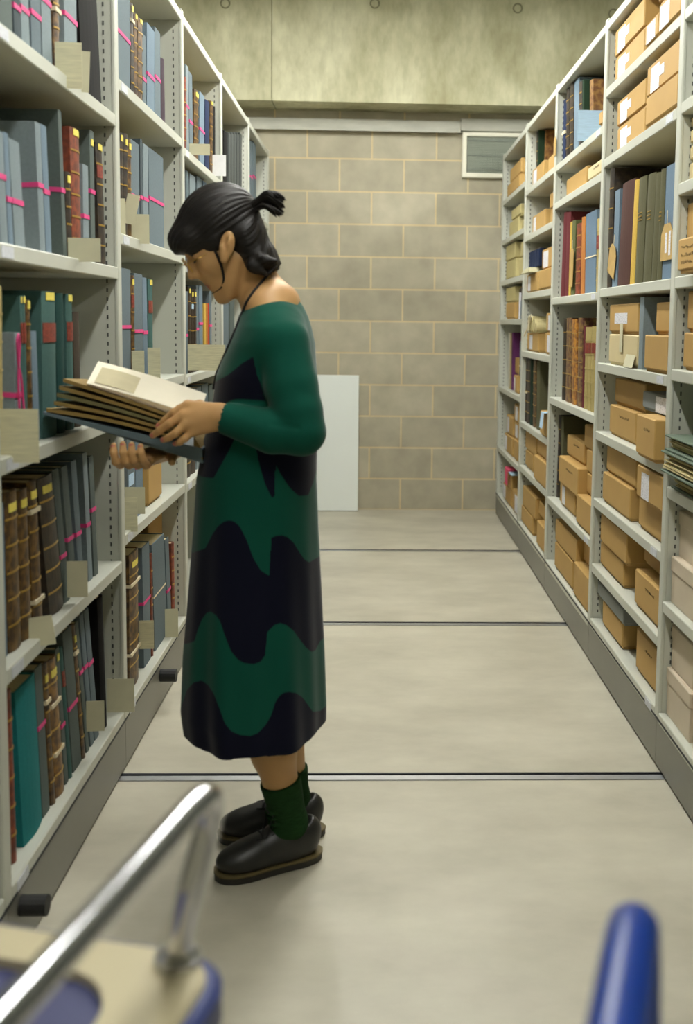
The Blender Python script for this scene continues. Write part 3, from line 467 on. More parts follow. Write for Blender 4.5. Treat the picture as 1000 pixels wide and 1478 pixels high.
def scribble(root,X,d,yc,zc,w,h,seed,m_='ink',name='handwriting'):
    rr=random.Random(seed); q=MB(); n=max(2,int(w/.011)); rows=max(1,int(h/.018))
    for r_ in range(rows):
        z=zc+h/2-(r_+.5)*h/rows
        k=n-(rr.randint(0,2) if r_ else 0)
        for c_ in range(k):
            y=yc+w/2-(c_+.5)*w/n; s=.35*w/n
            a=[(y+s*rr.uniform(-1,1),z+.005*rr.uniform(-1,1)) for _ in range(4)]
            for (p,q2) in zip(a[:-1],a[1:]):
                dy,dz=q2[0]-p[0],q2[1]-p[1]; L_=max(1e-5,math.hypot(dy,dz)); nx,nz_=-dz/L_*.0006,dy/L_*.0006
                x0=X-d*.0012
                vs=[(x0,p[0]-nx,p[1]-nz_),(x0,p[0]+nx,p[1]+nz_),(x0,q2[0]+nx,q2[1]+nz_),(x0,q2[0]-nx,q2[1]-nz_)]
                vs+= [(X-d*.0002,b_,c2) for (_,b_,c2) in vs[:4]]
                q.add(vs,[(0,1,2,3),(4,7,6,5),(0,4,5,1),(1,5,6,2),(2,6,7,3),(3,7,4,0)])
    q.build(name,m_,root)
def arch_box(side,X,y0,y1,z,h,st,ex,label,group,i):
    d=-1 if side=='L' else 1
    dep=ex.get('dep',min(.27,.43-abs(X-(XL if side=='L' else XR))-.01))
    if side=='R' and X<XR: dep=.30
    cy=(y0+y1)/2; root=thing('archive_box',label,'box',(X,cy,z+.0003),group); w=(y1-y0)/2-.0008
    if st=='crl':
        lh=min(.045,h*.32)
        MB().bbox(d*.003,d*dep,-w+.003,w-.003,0,h-.004,.002).build('base','box_'+st,root)
        MB().bbox(0,d*(dep+.003),-w,w,h-lh,h,.003).build('lid','box_'+st,root)
    else:
        MB().bbox(d*.007,d*(dep-.004),-w+.006,w-.006,0,h-.005,.002).build('base','box_'+st,root)
        MB().bbox(0,d*dep,-w,w,.009,h,.004).build('lid','box_'+st,root)
    def lab(f0,f1,g0,g1,name='paper_label',m_='white_label',t=.0008):
        return MB().box(-d*t,d*.0006,w-f0*2*w,w-f1*2*w,g0*h,g1*h).build(name,m_,root)
    if 'v' in ex: a,b=ex['v']; lab(a,b,.12,.88)
    if 'w' in ex: a,b,c_,e_=ex['w']; lab(a,b,c_,e_)
    if 'x' in ex:
        q=MB(); t=.0009
        q.box(-d*t,d*.0006,w-.12*2*w,w-.38*2*w,.10*h,.86*h); q.box(-d*(t+.0001),d*.0006,w-.34*2*w,w-.52*2*w,.42*h,.72*h); q.build('paper_label','white_label',root)
    if 'hw' in ex: scribble(root,0,d,-w*.15,h*.7,w*.7,.03,i)
    if 'hw2' in ex: scribble(root,0,d,w*.35,h*.52,w*.85,h*.62,i)
    if 'tag' in ex:
        q=MB(); q.box(-d*.004,-d*.003,w*.15,-w*.05,h*.45,h*1.35); q.build('hanging_tag','plain_card',root)
        q=MB(); q.box(-d*.0035,-d*.003,-w*.35,-w*.95,.002,.045,fn=lambda x,y,z:(x-d*(.045-z)*.25,y,z)); q.build('loose_flap','plain_card',root)
    return root
i=0
for (bay,k,sn,rows) in BOXES:
    for (pos,X,y0,y1,z,h,st,ex) in rows:
        i+=1; desc=BXC[st][1]
        if 'v' in ex or 'x' in ex or 'w' in ex: desc+=' with white label'
        elif 'hw' in ex or 'hw2' in ex: desc+=' with handwriting'
        alone=len(rows)==1
        lab='%s, %s, %s shelf, %s'%(desc,('standing '+pos) if alone else pos,sn,BAYN[bay])
        arch_box(bay[0],X,y0,y1,z,h,st,ex,lab,'archive boxes along the %s rack'%('left' if bay[0]=='L' else 'right'),i)
cn={}
for (bay,k,sn,X,y0,y1,z0,z1,tilt,st) in CARDS:
    key=(bay,k); tot=sum(1 for c in CARDS if (c[0],c[1])==key); j=cn.get(key,0); cn[key]=j+1
    pos='' if tot==1 else (['nearest of %d,'%tot,'next one along,','farthest of %d,'%tot][j] if tot==3 else ['left of two,','right of two,'][j])
    dn={'typed':'typed cream card','plain':'blank cream card','white':'bright white card'}[st]
    pos=pos.replace('nearest of 3,','nearest of three,').replace('farthest of 3,','farthest of three,')
    t=tag(MB().box(0,y1-X,-.0005,.0005,z0,z1,fn=lambda x,y,z:(x,y+.004*math.sin(x*40)+.03*x,z-(z0+z1)/2)).build('index_card',st+'_card',None,(X,y0,(z0+z1)/2)),
        '%s slip poking out, %s %s shelf, %s'%(dn,pos,sn,BAYN[bay]),'card','cards slipped between the books')
    t['label']=' '.join(t['label'].split()); t.rotation_euler=(0,math.radians(-tilt),0)

# ------------------------------------------------------------------ odd things on the right rack
mat('folio_green',(84,100,82),.7); mat('old_paper',(190,178,130),.85,noise=.2,scale=60,stretch=(1,2,9),bump=.3)
mat('pink_folder',(206,70,104),.7); mat('blue_folder',(150,178,198),.7)
def portfolio(z,x0,y0,y1,th,label,ruff):
    r=thing('portfolio',label,'portfolio',(XR+x0,(y0+y1)/2,z),'green portfolios of old papers in the near right bay'); w=(y1-y0)/2
    MB().bbox(0,.33,-w,w,0,.006,.002).build('bottom_board','folio_green',r); MB().bbox(.0,.33,-w,w,th-.006,th,.002).build('top_board','folio_green',r)
    q=MB(); rr=random.Random(int(z*1000)); n=int((th-.013)/.003)
    for k in range(max(2,n)):
        o=rr.uniform(.004,.03); q.box(o,.32,-w+rr.uniform(.004,.03),w-.01,.0065+k*.003,.0065+k*.003+.0026)
    q.build('paper_sheets','old_paper',r); return r
portfolio(.8705,.005,2.45,3.00,.05,'lowest green-edged portfolio of old papers, cut-off near right bay',1)
portfolio(.921,-.03,2.40,2.995,.062,'middle green-edged portfolio of yellowed papers, cut-off near right bay',1)
portfolio(.984,-.02,2.42,2.99,.045,'topmost green-edged portfolio in the stack, cut-off near right bay',0)
for k,z in enumerate((0,)):
    pass
# dark blue volumes and envelopes on top of box (third full bay)
for k in range(4):
    y=6.105-k*.092
    r=thing('small_book','small dark blue volume, %s of four on a box, right third full bay'%(['leftmost','second','third','rightmost'][k]),'book',(.90,y-.085,1.662),'small blue volumes lying on a tan box')
    MB().bbox(0,.12,0,.082,0,.10,.004).build('cover','book_nv',r); MB().box(.003,.121,.006,.076,.004,.1004).build('page_block','page',r)
r=thing('envelope_bundle','bundle of pale envelopes lying on a labelled box, right third full bay','envelopes',(.86,5.93,1.631))
for k in range(4): MB().bbox(-.01+.004*k,.20,-.14+.01*k,.15-.012*k,.0003+k*.0072,.0003+k*.0072+.0064,.002).build('envelope','plain_card',r)
# paper bundle tied with ribbon
r=thing('paper_bundle','rolled old papers tied with white ribbon, upper left, right third full bay','paper bundle',(.89,5.86,1.2955))
q=MB()
for a,(yy,zz,rr) in enumerate(((-.06,.04,.038),(.03,.035,.034),(.13,.05,.046),(-.14,.03,.028))): q.tube([(0,yy,zz),(.24,yy,zz)],rr,14)
q.build('rolled_sheets','old_paper',r,smooth=False)
q=MB(); q.tube(bez([(-.004,.02,.10),(-.008,.07,.075),(-.008,.10,.03),(-.012,.16,-.0),(-.016,.19,-.02)],5),.005,6); q.tube(bez([(-.004,.0,.09),(-.01,.05,.05),(-.01,.06,.01)],5),.005,6); q.build('ribbon','cream_tie',r,smooth=True)
# small folded note on tan box beneath green books
r=thing('folded_note','pale blue folded note lying on the small tan box, right third full bay','note',(.866,5.225,.8985))
MB().box(-.01,.05,-.05,.04,0,.002).build('sheet','blue_paper',r); MB().box(-.0115,-.0095,-.05,.03,-.075,.002,fn=lambda x,y,z:(x-(.002-z)*.15,y-(.0-z)*.3,z)).build('hanging_corner','blue_paper',r)
# loose papers top of far bay
r=thing('crumpled_papers','crumpled cream papers beside stacked tan boxes, top shelf, right farthest bay','papers',(.90,6.235,2.205))
q=MB(); rr=random.Random(4)
for k in range(6): q.box(0,.12,-.035+rr.uniform(-.01,.01),.035,.012*k,.012*k+.004,fn=lambda x,y,z,k=k:(x,y,z+.25*(y)*(1 if k%2 else -1)+.02))
q.build('sheets','plain_card',r)
r=thing('document_bundle','dark bundle of documents with pale slips, fourth shelf, right farthest bay','paper bundle',(.89,6.29,1.3745))
MB().bbox(0,.25,-.06,.13,0,.19,.008).build('wrapper','book_bn',r); MB().box(-.006,.0,.04,.09,.0,.16).build('slip','white_label',r); MB().box(-.006,0,-.05,.02,0,.11).build('grey_slip','book_s',r)
r=thing('pink_folder','pink and pale blue folders lying on boxes, bottom shelf, right farthest bay','folder',(.875,6.62,.3855))
MB().bbox(0,.25,-.13,.12,0,.012,.002).build('lower_folder','blue_folder',r); q=MB(); q.bbox(-.006,.25,-.02,.14,.0122,.024,.002); q.bbox(-.008,-.002,.03,.13,-.085,.022,.001); q.build('upper_folder','pink_folder',r)
# pale blue sheet leaning in front of the green and marbled folios
t=tag(MB().box(0,.115,-.0006,.0006,0,.128,fn=lambda x,y,z:(x,y+.02*z,z)).build('paper_sheet','blue_paper',None,(.846,4.44,2.1125)),'pale blue printed sheet standing upright, top shelf, right second full bay','paper sheet')
# manila tags
def tagcard(loc,w,h,label,rx=0,strips=True):
    r=thing('manila_tag',label,'tag',loc,'manila tags hanging on tied volumes',rot=(rx,0,0))
    q=MB(); c=.25*w
    vs=[(s*.0008,y,z) for s in(-1,1) for y,z in ((-w/2,-h/2),(w/2,-h/2),(w/2,h/2-c),(w/2-c,h/2),(-w/2+c,h/2),(-w/2,h/2-c))]
    q.add(vs,[(0,1,2,3,4,5),(11,10,9,8,7,6)]+[(k,6+k,6+(k+1)%6,(k+1)%6) for k in range(6)]); q.build('card','manila_tag',r)
    if strips:
        q=MB(); q.box(-.0016,-.0008,-.04*w,.12*w,-.3*h,.25*h); q.box(-.0016,-.0008,-.35*w,-.2*w,-.38*h,.28*h); q.build('printed_slip','white_label',r)
    q=MB(); q.tube([(0,0,h/2-.005),(0,.004,h/2+.04)],.0012,6); q.build('string','cream_tie',r)
tagcard((.886,3.17,1.598),.125,.11,'manila tag with printed slips hanging on the blue-grey folder, nearest full bay')
tagcard((.886,3.90,1.585),.11,.115,'manila tag hanging before the leftmost leather book, right nearest full bay',.35,False)
tagcard((.889,4.72,1.60),.075,.17,'long manila tag on tied russet books, right second full bay',.05,False)
tagcard((.8705,5.143,2.205),.06,.09,'small brown tag hanging beside the upright, top shelf, right third bay',0,False)
# ------------------------------------------------------------------ implicit surfaces for the figure
def V3(*a): return np.array(a,dtype=float)
class Field:
    def __init__(s,lo,hi,h):
        s.h=h; s.ax=[np.arange(lo[i],hi[i]+h,h) for i in range(3)]
        s.D=np.full([len(a) for a in s.ax],.2,np.float32)
    def sub(s,lo,hi):
        sl=[];g=[]
        for i in range(3):
            a=max(0,int((lo[i]-s.ax[i][0])/s.h)); b=min(len(s.ax[i]),int((hi[i]-s.ax[i][0])/s.h)+2)
            if b<=a: return None,None
            sl.append(slice(a,b)); g.append(s.ax[i][a:b])
        return tuple(sl),(g[0][:,None,None],g[1][None,:,None],g[2][None,None,:])
    def op(s,fn,lo,hi,k,cut=False):
        sl,g=s.sub([v-k-3*s.h for v in lo],[v+k+3*s.h for v in hi])
        if sl is None: return
        d=fn(*g).astype(np.float32); D=s.D[sl]
        if cut: d=-d; D=-D; d=-d; 
        a,b=(D,d)
        if cut: b=d   # smooth max(D0,-shape) == -smin(-D0, shape)
        if k>0:
            hh=np.clip(.5+.5*(b-a)/k,0,1); r=b+(a-b)*hh-k*hh*(1-hh)
        else: r=np.minimum(a,b)
        s.D[sl]=-r if cut else r
    def ell(s,c,r,k=.01,R=None,cut=False):
        c=np.array(c,float); r=np.array(r,float); m=max(r)
        def fn(x,y,z):
            x=x-c[0];y=y-c[1];z=z-c[2]
            if R is not None: x,y,z=(R[0][0]*x+R[0][1]*y+R[0][2]*z, R[1][0]*x+R[1][1]*y+R[1][2]*z, R[2][0]*x+R[2][1]*y+R[2][2]*z)
            q=np.sqrt((x/r[0])**2+(y/r[1])**2+(z/r[2])**2); q2=np.sqrt((x/r[0]**2)**2+(y/r[1]**2)**2+(z/r[2]**2)**2)+1e-6
            return q*(q-1)/q2
        s.op(fn,c-m,c+m,k,cut)
    def cap(s,a,b,ra,rb,k=.01,flat=None,cut=False):
        a=np.array(a,float);b=np.array(b,float);ab=b-a;L=ab@ab;m=max(ra,rb)*1.1
        def fn(x,y,z):
            t=np.clip(((x-a[0])*ab[0]+(y-a[1])*ab[1]+(z-a[2])*ab[2])/L,0,1)
            dx=x-a[0]-t*ab[0];dy=y-a[1]-t*ab[1];dz=z-a[2]-t*ab[2]
            if flat is not None:
                n,f=flat; q=dx*n[0]+dy*n[1]+dz*n[2]; return np.sqrt(dx*dx+dy*dy+dz*dz+(f*f-1)*q*q)-(ra+(rb-ra)*t)
            return np.sqrt(dx*dx+dy*dy+dz*dz)-(ra+(rb-ra)*t)
        s.op(fn,np.minimum(a,b)-m,np.maximum(a,b)+m,k,cut)
    def mesh(s):
        D=s.D; S_=D<0; nx,ny,nz=D.shape
        cnt=np.zeros((nx-1,ny-1,nz-1),np.int8)
        for i in(0,1):
            for j in(0,1):
                for k in(0,1): cnt+=S_[i:nx-1+i,j:ny-1+j,k:nz-1+k]
        cells=np.argwhere((cnt>0)&(cnt<8)); idx=np.full(cnt.shape,-1,np.int32); idx[tuple(cells.T)]=np.arange(len(cells))
        P=np.zeros((len(cells),3)); W=np.zeros(len(cells))
        co=[(i,j,k) for i in(0,1) for j in(0,1) for k in(0,1)]
        val={c:D[cells[:,0]+c[0],cells[:,1]+c[1],cells[:,2]+c[2]] for c in co}
        for c in co:
            for ax in range(3):
                if c[ax]==0:
                    e=list(c);e[ax]=1;e=tuple(e); a,b=val[c],val[e]; m=(a<0)!=(b<0)
                    t=np.where(m,a/(a-b+1e-12),0)
                    for q in range(3): P[:,q]+=np.where(m,(c[q]+(t if q==ax else 0)),0)
                    W+=m
        P=P/W[:,None]+cells; V=np.stack([s.ax[q][0]+P[:,q]*s.h for q in range(3)],1)
        F=[]
        for ax in range(3):
            sl0=[slice(None)]*3;sl1=[slice(None)]*3; sl0[ax]=slice(0,-1);sl1[ax]=slice(1,None)
            A=S_[tuple(sl0)];Bb=S_[tuple(sl1)]; e=np.argwhere(A!=Bb); o=[q for q in range(3) if q!=ax]
            e=e[(e[:,o[0]]>0)&(e[:,o[1]]>0)&(e[:,o[0]]<D.shape[o[0]]-1)&(e[:,o[1]]<D.shape[o[1]]-1)]
            fl=A[tuple(e.T)]
            def g(d0,d1):
                c=e.copy(); c[:,o[0]]-=d0;c[:,o[1]]-=d1; return idx[tuple(c.T)]
            q=np.stack([g(1,1),g(0,1),g(0,0),g(1,0)],1)
            if ax==1: fl=~fl
            q[~fl]=q[~fl][:,::-1]; F.append(q)
        F=np.concatenate(F); F=F[(F>=0).all(1)]
        return V,F
def mesh_obj(name,V,F,mats,parent,loc,smooth=True,relax=1):
    # a little Laplacian smoothing
    for _ in range(relax):
        acc=np.zeros_like(V);n=np.zeros(len(V))
        for a,b in((0,1),(1,2),(2,3),(3,0)):
            np.add.at(acc,F[:,a],V[F[:,b]]);np.add.at(acc,F[:,b],V[F[:,a]]);np.add.at(n,F[:,a],1);np.add.at(n,F[:,b],1)
        V=V*.5+.5*acc/np.maximum(n,1)[:,None]
    me=bpy.data.meshes.new(name); me.vertices.add(len(V)); me.vertices.foreach_set('co',(V-np.array(loc)).astype(np.float32).ravel())
    me.loops.add(len(F)*4); me.loops.foreach_set('vertex_index',F.astype(np.int32).ravel()); me.polygons.add(len(F))
    me.polygons.foreach_set('loop_start',np.arange(0,len(F)*4,4,dtype=np.int32)); me.polygons.foreach_set('loop_total',np.full(len(F),4,np.int32))
    me.update(calc_edges=True); me.validate()
    if smooth: me.polygons.foreach_set('use_smooth',[True]*len(F))
    for m_ in (mats if isinstance(mats,(list,tuple)) else [mats]): me.materials.append(M[m_])
    o=bpy.data.objects.new(name,me); C.objects.link(o); o.parent=parent
    return o,V
# skin with a painted-lip mask, black hair, knitted two-colour dress
mat('skin',(190,148,98),.5,noise=.05,scale=22,spec=.35)
m=M['skin']; nt=m.node_tree; b=nt.nodes['Principled BSDF']; b.inputs['Subsurface Weight'].default_value=.08; b.inputs['Subsurface Radius'].default_value=(.012,.005,.003)
at_=nt.nodes.new('ShaderNodeAttribute'); at_.attribute_name='lip'; mx=nt.nodes.new('ShaderNodeMix'); mx.data_type='RGBA'
nt.links.new(b.inputs['Base Color'].links[0].from_socket,mx.inputs['A']); mx.inputs['B'].default_value=lin((150,72,62))+(1,)
nt.links.new(at_.outputs['Fac'],mx.inputs['Factor']); nt.links.new(mx.outputs['Result'],b.inputs['Base Color'])
mat('hair',(22,18,16),.5,noise=.35,scale=40,bump=.4,stretch=(.6,6,6),spec=.3,detail=6)
mat('sock',(29,56,28),.95,noise=.2,scale=60,bump=.4,stretch=(1,1,6),spec=.1)
mat('shoe_leather',(30,30,27),.42,noise=.15,scale=25,spec=.5); mat('shoe_sole',(36,34,28),.6); mat('shoe_welt',(96,84,50),.7); mat('lace',(20,20,19),.8)
mat('gold',(200,158,72),.4,1.,noise=.02); mat('lanyard',(16,16,20),.8); mat('nail',(186,110,96),.35,noise=.02)
m,nt,b,tc=node_mat('dress_knit')
a_=nt.nodes.new('ShaderNodeAttribute'); a_.attribute_name='pattern'
th=nt.nodes.new('ShaderNodeMapRange'); th.inputs['From Min'].default_value=-.0015; th.inputs['From Max'].default_value=.0015; nt.links.new(a_.outputs['Fac'],th.inputs['Value'])
mx=nt.nodes.new('ShaderNodeMix'); mx.data_type='RGBA'; nt.links.new(th.outputs[0],mx.inputs['Factor'])
mx.inputs['A'].default_value=lin((13,15,32))+(1,); mx.inputs['B'].default_value=lin((12,74,60))+(1,); nt.links.new(mx.outputs['Result'],b.inputs['Base Color'])
b.inputs['Roughness'].default_value=.9; b.inputs['Specular IOR Level'].default_value=.12; b.inputs['Sheen Weight'].default_value=.16; b.inputs['Sheen Roughness'].default_value=.4
nz=nt.nodes.new('ShaderNodeTexNoise'); nz.inputs['Scale'].default_value=240; bp=nt.nodes.new('ShaderNodeBump'); bp.inputs['Distance'].default_value=.001; bp.inputs['Strength'].default_value=.25
nt.links.new(tc.outputs['Object'],nz.inputs['Vector']); nt.links.new(nz.outputs['Fac'],bp.inputs['Height']); nt.links.new(bp.outputs['Normal'],b.inputs['Normal'])

PL=(-.27,2.5,0)
person=thing('person','woman in green and navy wavy dress standing reading an open album between the racks','person',PL)
# ---- head frame
TH=math.radians(37); PS=math.radians(12)
HC=np.array([-.365,2.485,1.548])
f0=np.array([-math.cos(PS),-math.sin(PS),0.]); Bv=np.array([math.sin(PS),-math.cos(PS),0.])   # forward, her left (towards the aisle)
Fv=f0*math.cos(TH)+np.array([0,0,-1.])*math.sin(TH); Uv=f0*math.sin(TH)+np.array([0,0,1.])*math.cos(TH)
HR=np.array([Fv,Bv,Uv])
def H(f,b,u): return HC+Fv*f*1.03+Bv*b+Uv*u*1.06
body=Field((-.66,2.22,-.0),(-.04,2.80,1.69),.0032)
def hell(c,r,k=.012,cut=False): body.ell(H(*c),r,k,HR,cut)
def hcap(a,b_,ra,rb,k=.01,cut=False): body.cap(H(*a),H(*b_),ra,rb,k,None,cut)
hell((-.010,0,.012),(.088,.070,.080)); hell((.030,0,-.040),(.062,.058,.085),.03)
hell((.050,0,-.098),(.044,.040,.034),.025); hell((.081,0,-.117),(.019,.020,.018),.018)
for s_ in(-1,1):
    hcap((.005,.050*s_,-.070),(.065,.026*s_,-.120),.015,.013,.02); hcap((.080,.008*s_,.008),(.070,.040*s_,.010),.010,.009,.015)
    hell((.060,.036*s_,-.042),(.026,.022,.028),.02)
    hell((.094,.032*s_,-.012),(.016,.017,.010),.014,True)
    hell((.072,.031*s_,-.014),(.0135,.0145,.0125),.004)
hcap((.086,0,-.004),(.109,0,-.038),.0065,.0085,.010); hell((.108,0,-.041),(.0105,.0095,.009),.006)
for s_ in(-1,1): hell((.100,.0115*s_,-.046),(.010,.0065,.007),.006)
hell((.066,0,-.062),(.033,.034,.036),.012); hell((.086,0,-.036),(.018,.013,.030),.010); hell((.089,0,-.073),(.010,.022,.0062),.006); hell((.086,0,-.084),(.0105,.019,.0072),.006); hcap((.100,-.02,-.0785),(.100,.02,-.0785),.0025,.0025,.003,True)
for s_ in(-1,1):
    yy=2.485-(.072 if s_>0 else -.072); o_=-1 if s_>0 else 1
    ER=np.array([[math.cos(.18),0,-math.sin(.18)],[0,1,0],[math.sin(.18),0,math.cos(.18)]])
    body.ell((-.3375,yy,1.514),(.0175,.009,.034),.004,ER); body.ell((-.340,yy+o_*.009,1.518),(.0095,.0065,.020),.004,ER,True)
    body.ell((-.333,yy+o_*.007,1.519),(.004,.004,.014),.003,ER); body.ell((-.3440,yy,1.484),(.010,.0065,.011),.005); body.ell((-.3475,yy+o_*.003,1.508),(.004,.005,.007),.004)
# neck and trunk (hidden under the dress below the neckline)
body.cap(H(-.035,0,-.05),(-.262,2.5,1.385),.048,.050,.02); body.cap(H(-.01,0,-.075),(-.272,2.5,1.382),.038,.040,.02)
body.cap((-.255,2.43,1.375),(-.225,2.40,1.33),.045,.045,.04); body.cap((-.255,2.57,1.375),(-.235,2.60,1.33),.045,.045,.04); body.cap((-.225,2.46,1.385),(-.225,2.54,1.385),.046,.046,.04)
body.ell((-.245,2.5,1.22),(.085,.13,.17),.04); body.ell((-.26,2.5,.98),(.10,.13,.18),.05)
# legs
for kn,cf,an in (((-.265,2.44,.50),(-.236,2.455,.30),(-.197,2.478,.105)),((-.24,2.575,.50),(-.222,2.59,.30),(-.20,2.612,.105))):
    hip=(-.265,2.5+(kn[1]-2.5)*.9,.90); body.cap(hip,kn,.085,.056,.04); body.cap(kn,cf,.052,.054,.02); body.cap(cf,an,.051,.034,.02)
    f_=(-.905,-.425) if kn[1]<2.5 else (-.99,-.10)
    body.cap(an,(an[0]+f_[0]*.02,an[1]+f_[1]*.02,.06),.036,.034,.02); body.cap((an[0],an[1],.05),(an[0]+f_[0]*.13,an[1]+f_[1]*.13,.035),.03,.026,.02)
# arms
body.cap((-.215,2.355,1.305),(-.165,2.322,1.098),.042,.036,.03); body.cap((-.165,2.322,1.098),(-.345,2.338,1.128),.036,.025,.02)
body.cap((-.235,2.655,1.315),(-.25,2.69,1.09),.042,.036,.03); body.cap((-.25,2.69,1.09),(-.455,2.60,1.035),.036,.025,.02)
# left hand over the near edge of the album
def finger(pts,rs,k=.004):
    for a,b_,ra,rb in zip(pts[:-1],pts[1:],rs[:-1],rs[1:]): body.cap(a,b_,ra,rb,k)
Wl=(-.352,2.338,1.130); KN=[(-.418,2.346,1.153),(-.424,2.334,1.132),(-.418,2.328,1.112),(-.405,2.332,1.094)]
for i,kn in enumerate(KN): body.cap((Wl[0]+.012,Wl[1],Wl[2]+.012-.009*i),kn,.0165,.0115,.012)
body.ell((-.385,2.338,1.123),(.034,.014,.026),.014)
finger([KN[0],(-.448,2.345,1.136),(-.468,2.352,1.119),(-.487,2.360,1.103)],[.0105,.0092,.0085,.0072])
finger([KN[1],(-.455,2.330,1.112),(-.478,2.337,1.096),(-.497,2.348,1.083)],[.0108,.0095,.0088,.0074])
finger([KN[2],(-.440,2.322,1.092),(-.456,2.328,1.081),(-.472,2.341,1.074)],[.0105,.0092,.0084,.0072])
finger([KN[3],(-.420,2.325,1.080),(-.432,2.330,1.071),(-.444,2.341,1.066)],[.0095,.0084,.0078,.0068])
finger([(-.365,2.355,1.138),(-.395,2.378,1.150),(-.422,2.388,1.150),(-.446,2.390,1.142)],[.0150,.0115,.0100,.0082],.008)
# right hand under the album, fingertips curling up over its near edge
Wr=(-.470,2.592,1.030)
body.cap(Wr,(-.525,2.470,1.020),.024,.022,.02); body.ell((-.535,2.455,1.022),(.044,.050,.015),.012)
for i,x in enumerate((-.588,-.567,-.547,-.527)):
    z0=1.022; finger([(x+.012,2.445,1.020),(x+.004,2.405,1.008),(x,2.380,1.018+.002*i),(x-.003,2.374,1.040),(x-.004,2.378,1.056+(0,.004,.003,-.001)[i])],[.0115,.0100,.0092,.0084,.0072])
finger([(-.50,2.50,1.028),(-.475,2.46,1.02),(-.470,2.43,1.012)],[.013,.011,.009],.008)
Vb,Fb=body.mesh()
bo,Vb=mesh_obj('body',Vb,Fb,'skin',person,PL)
lc=H(.094,0,-.0785); rel=(Vb-lc)@HR.T
lip=np.clip(1.6-np.sqrt((rel[:,0]/.016)**2+(rel[:,1]/.024)**2+((rel[:,2])/.0125)**2)*1.6,0,1)
brow=np.zeros(len(Vb))
la=bo.data.attributes.new('lip','FLOAT','POINT'); la.data.foreach_set('value',np.clip(lip,0,1).astype(np.float32))
# brows, lashes, nails
for s_ in(-1,1):
    q=MB(); q.tube([H(.0935-abs(t-.3)*.012,(.014+.032*t)*s_,.010+.004*math.sin(t*3)) for t in (0,.25,.5,.75,1)],[.0022,.0032,.0032,.0026,.0014],6); q.build('eyebrow','hair',person,tuple(-v for v in PL),True)
    q=MB(); q.tube([H(.0885-(t-.45)**2*.030,(.019+.026*t)*s_,-.0175-.004*math.sin(t*math.pi)) for t in np.linspace(0,1,7)],[.0008,.0015,.0018,.0018,.0018,.0016,.001],6); q.build('eyelashes','hair',person,tuple(-v for v in PL),True)
NL=tuple(-v for v in PL)
def nail(p,r_,fwd,up):
    fwd=Vector(fwd).normalized(); up=Vector(up).normalized(); sd=fwd.cross(up).normalized(); up=sd.cross(fwd); q=MB(); vs=[]; fs=[]
    for i in range(7):
        for j in range(5):
            a=-1+2*i/6; b_=-1+2*j/4; rr=math.sqrt(max(0,1-.35*b_*b_ if b_>0 else 1))
            vs.append(Vector(p)+fwd*b_*.0055+sd*a*r_*.72*rr+up*(math.sqrt(max(0,1-(a*.72)**2))*r_*1.03))
    for i in range(6):
        for j in range(4): k=i*5+j; fs.append((k,k+1,k+6,k+5))
    q.add(vs,fs); q.build('fingernail','nail',person,NL,True)
for tp,pv in (((-.487,2.360,1.103),(-.468,2.352,1.119)),((-.497,2.348,1.083),(-.478,2.337,1.096)),((-.472,2.341,1.074),(-.456,2.328,1.081)),((-.444,2.341,1.066),(-.432,2.330,1.071))):
    nail(Vector(tp)*.8+Vector(pv)*.2,.0073,Vector(tp)-Vector(pv),(-.2,-1,.1))
for i,x in enumerate((-.588,-.567,-.547,-.527)): nail((x-.004,2.3775,1.052+(0,.004,.003,-.001)[i]),.0073,(0,.05,1),(0,-1,.1))
# ring and glasses
def ringm(c,ax,R_,r_,name,m_='gold',n=26,ell_=1.):
    ax=Vector(ax).normalized(); a=ax.orthogonal().normalized(); b_=ax.cross(a); q=MB()
    pts=[Vector(c)+(a*math.cos(2*math.pi*k/n)+b_*math.sin(2*math.pi*k/n)*ell_)*R_ for k in range(n+1)]
    q.tube(pts,r_,6,cap=False); return q.build(name,m_,person,NL,True)
ringm((-.436,2.3255,1.0955),(-.55,-.2,-.62),.0103,.0015,'finger_ring')
gl=MB()
for s_ in(-1,1):
    n=28; pts=[H(.104-.05*abs(.031*1)*0-abs(math.cos(2*math.pi*k/n)*.022+.031-.031)*0,(.032+.0225*math.cos(2*math.pi*k/n))*s_,-.018+.0200*math.sin(2*math.pi*k/n)) for k in range(n+1)]
    gl.tube(pts,.0009,6,cap=False); gl.tube([H(.103,.0545*s_,-.014),H(.085,.060*s_,-.018),H(.060,.064*s_,-.022)],.0007,6)
gl.tube(bez([H(.104,-.0105,-.014),H(.112,0,-.009),H(.104,.0105,-.014)],5),.0010,6)
gl.build('glasses','gold',person,NL,True)
# ---- hair
hr=Field((-.52,2.34,1.36),(-.17,2.63,1.70),.0028)
def rel_ell(c,r,k=.012,cut=False): hr.ell(H(*c),r,k,HR,cut)
rel_ell((-.012,0,.018),(.101,.083,.089)); rel_ell((.066,0,.026),(.040,.066,.046),.02); rel_ell((.088,0,.026),(.022,.054,.034),.015); rel_ell((.022,0,-.012),(.040,.079,.034),.012)
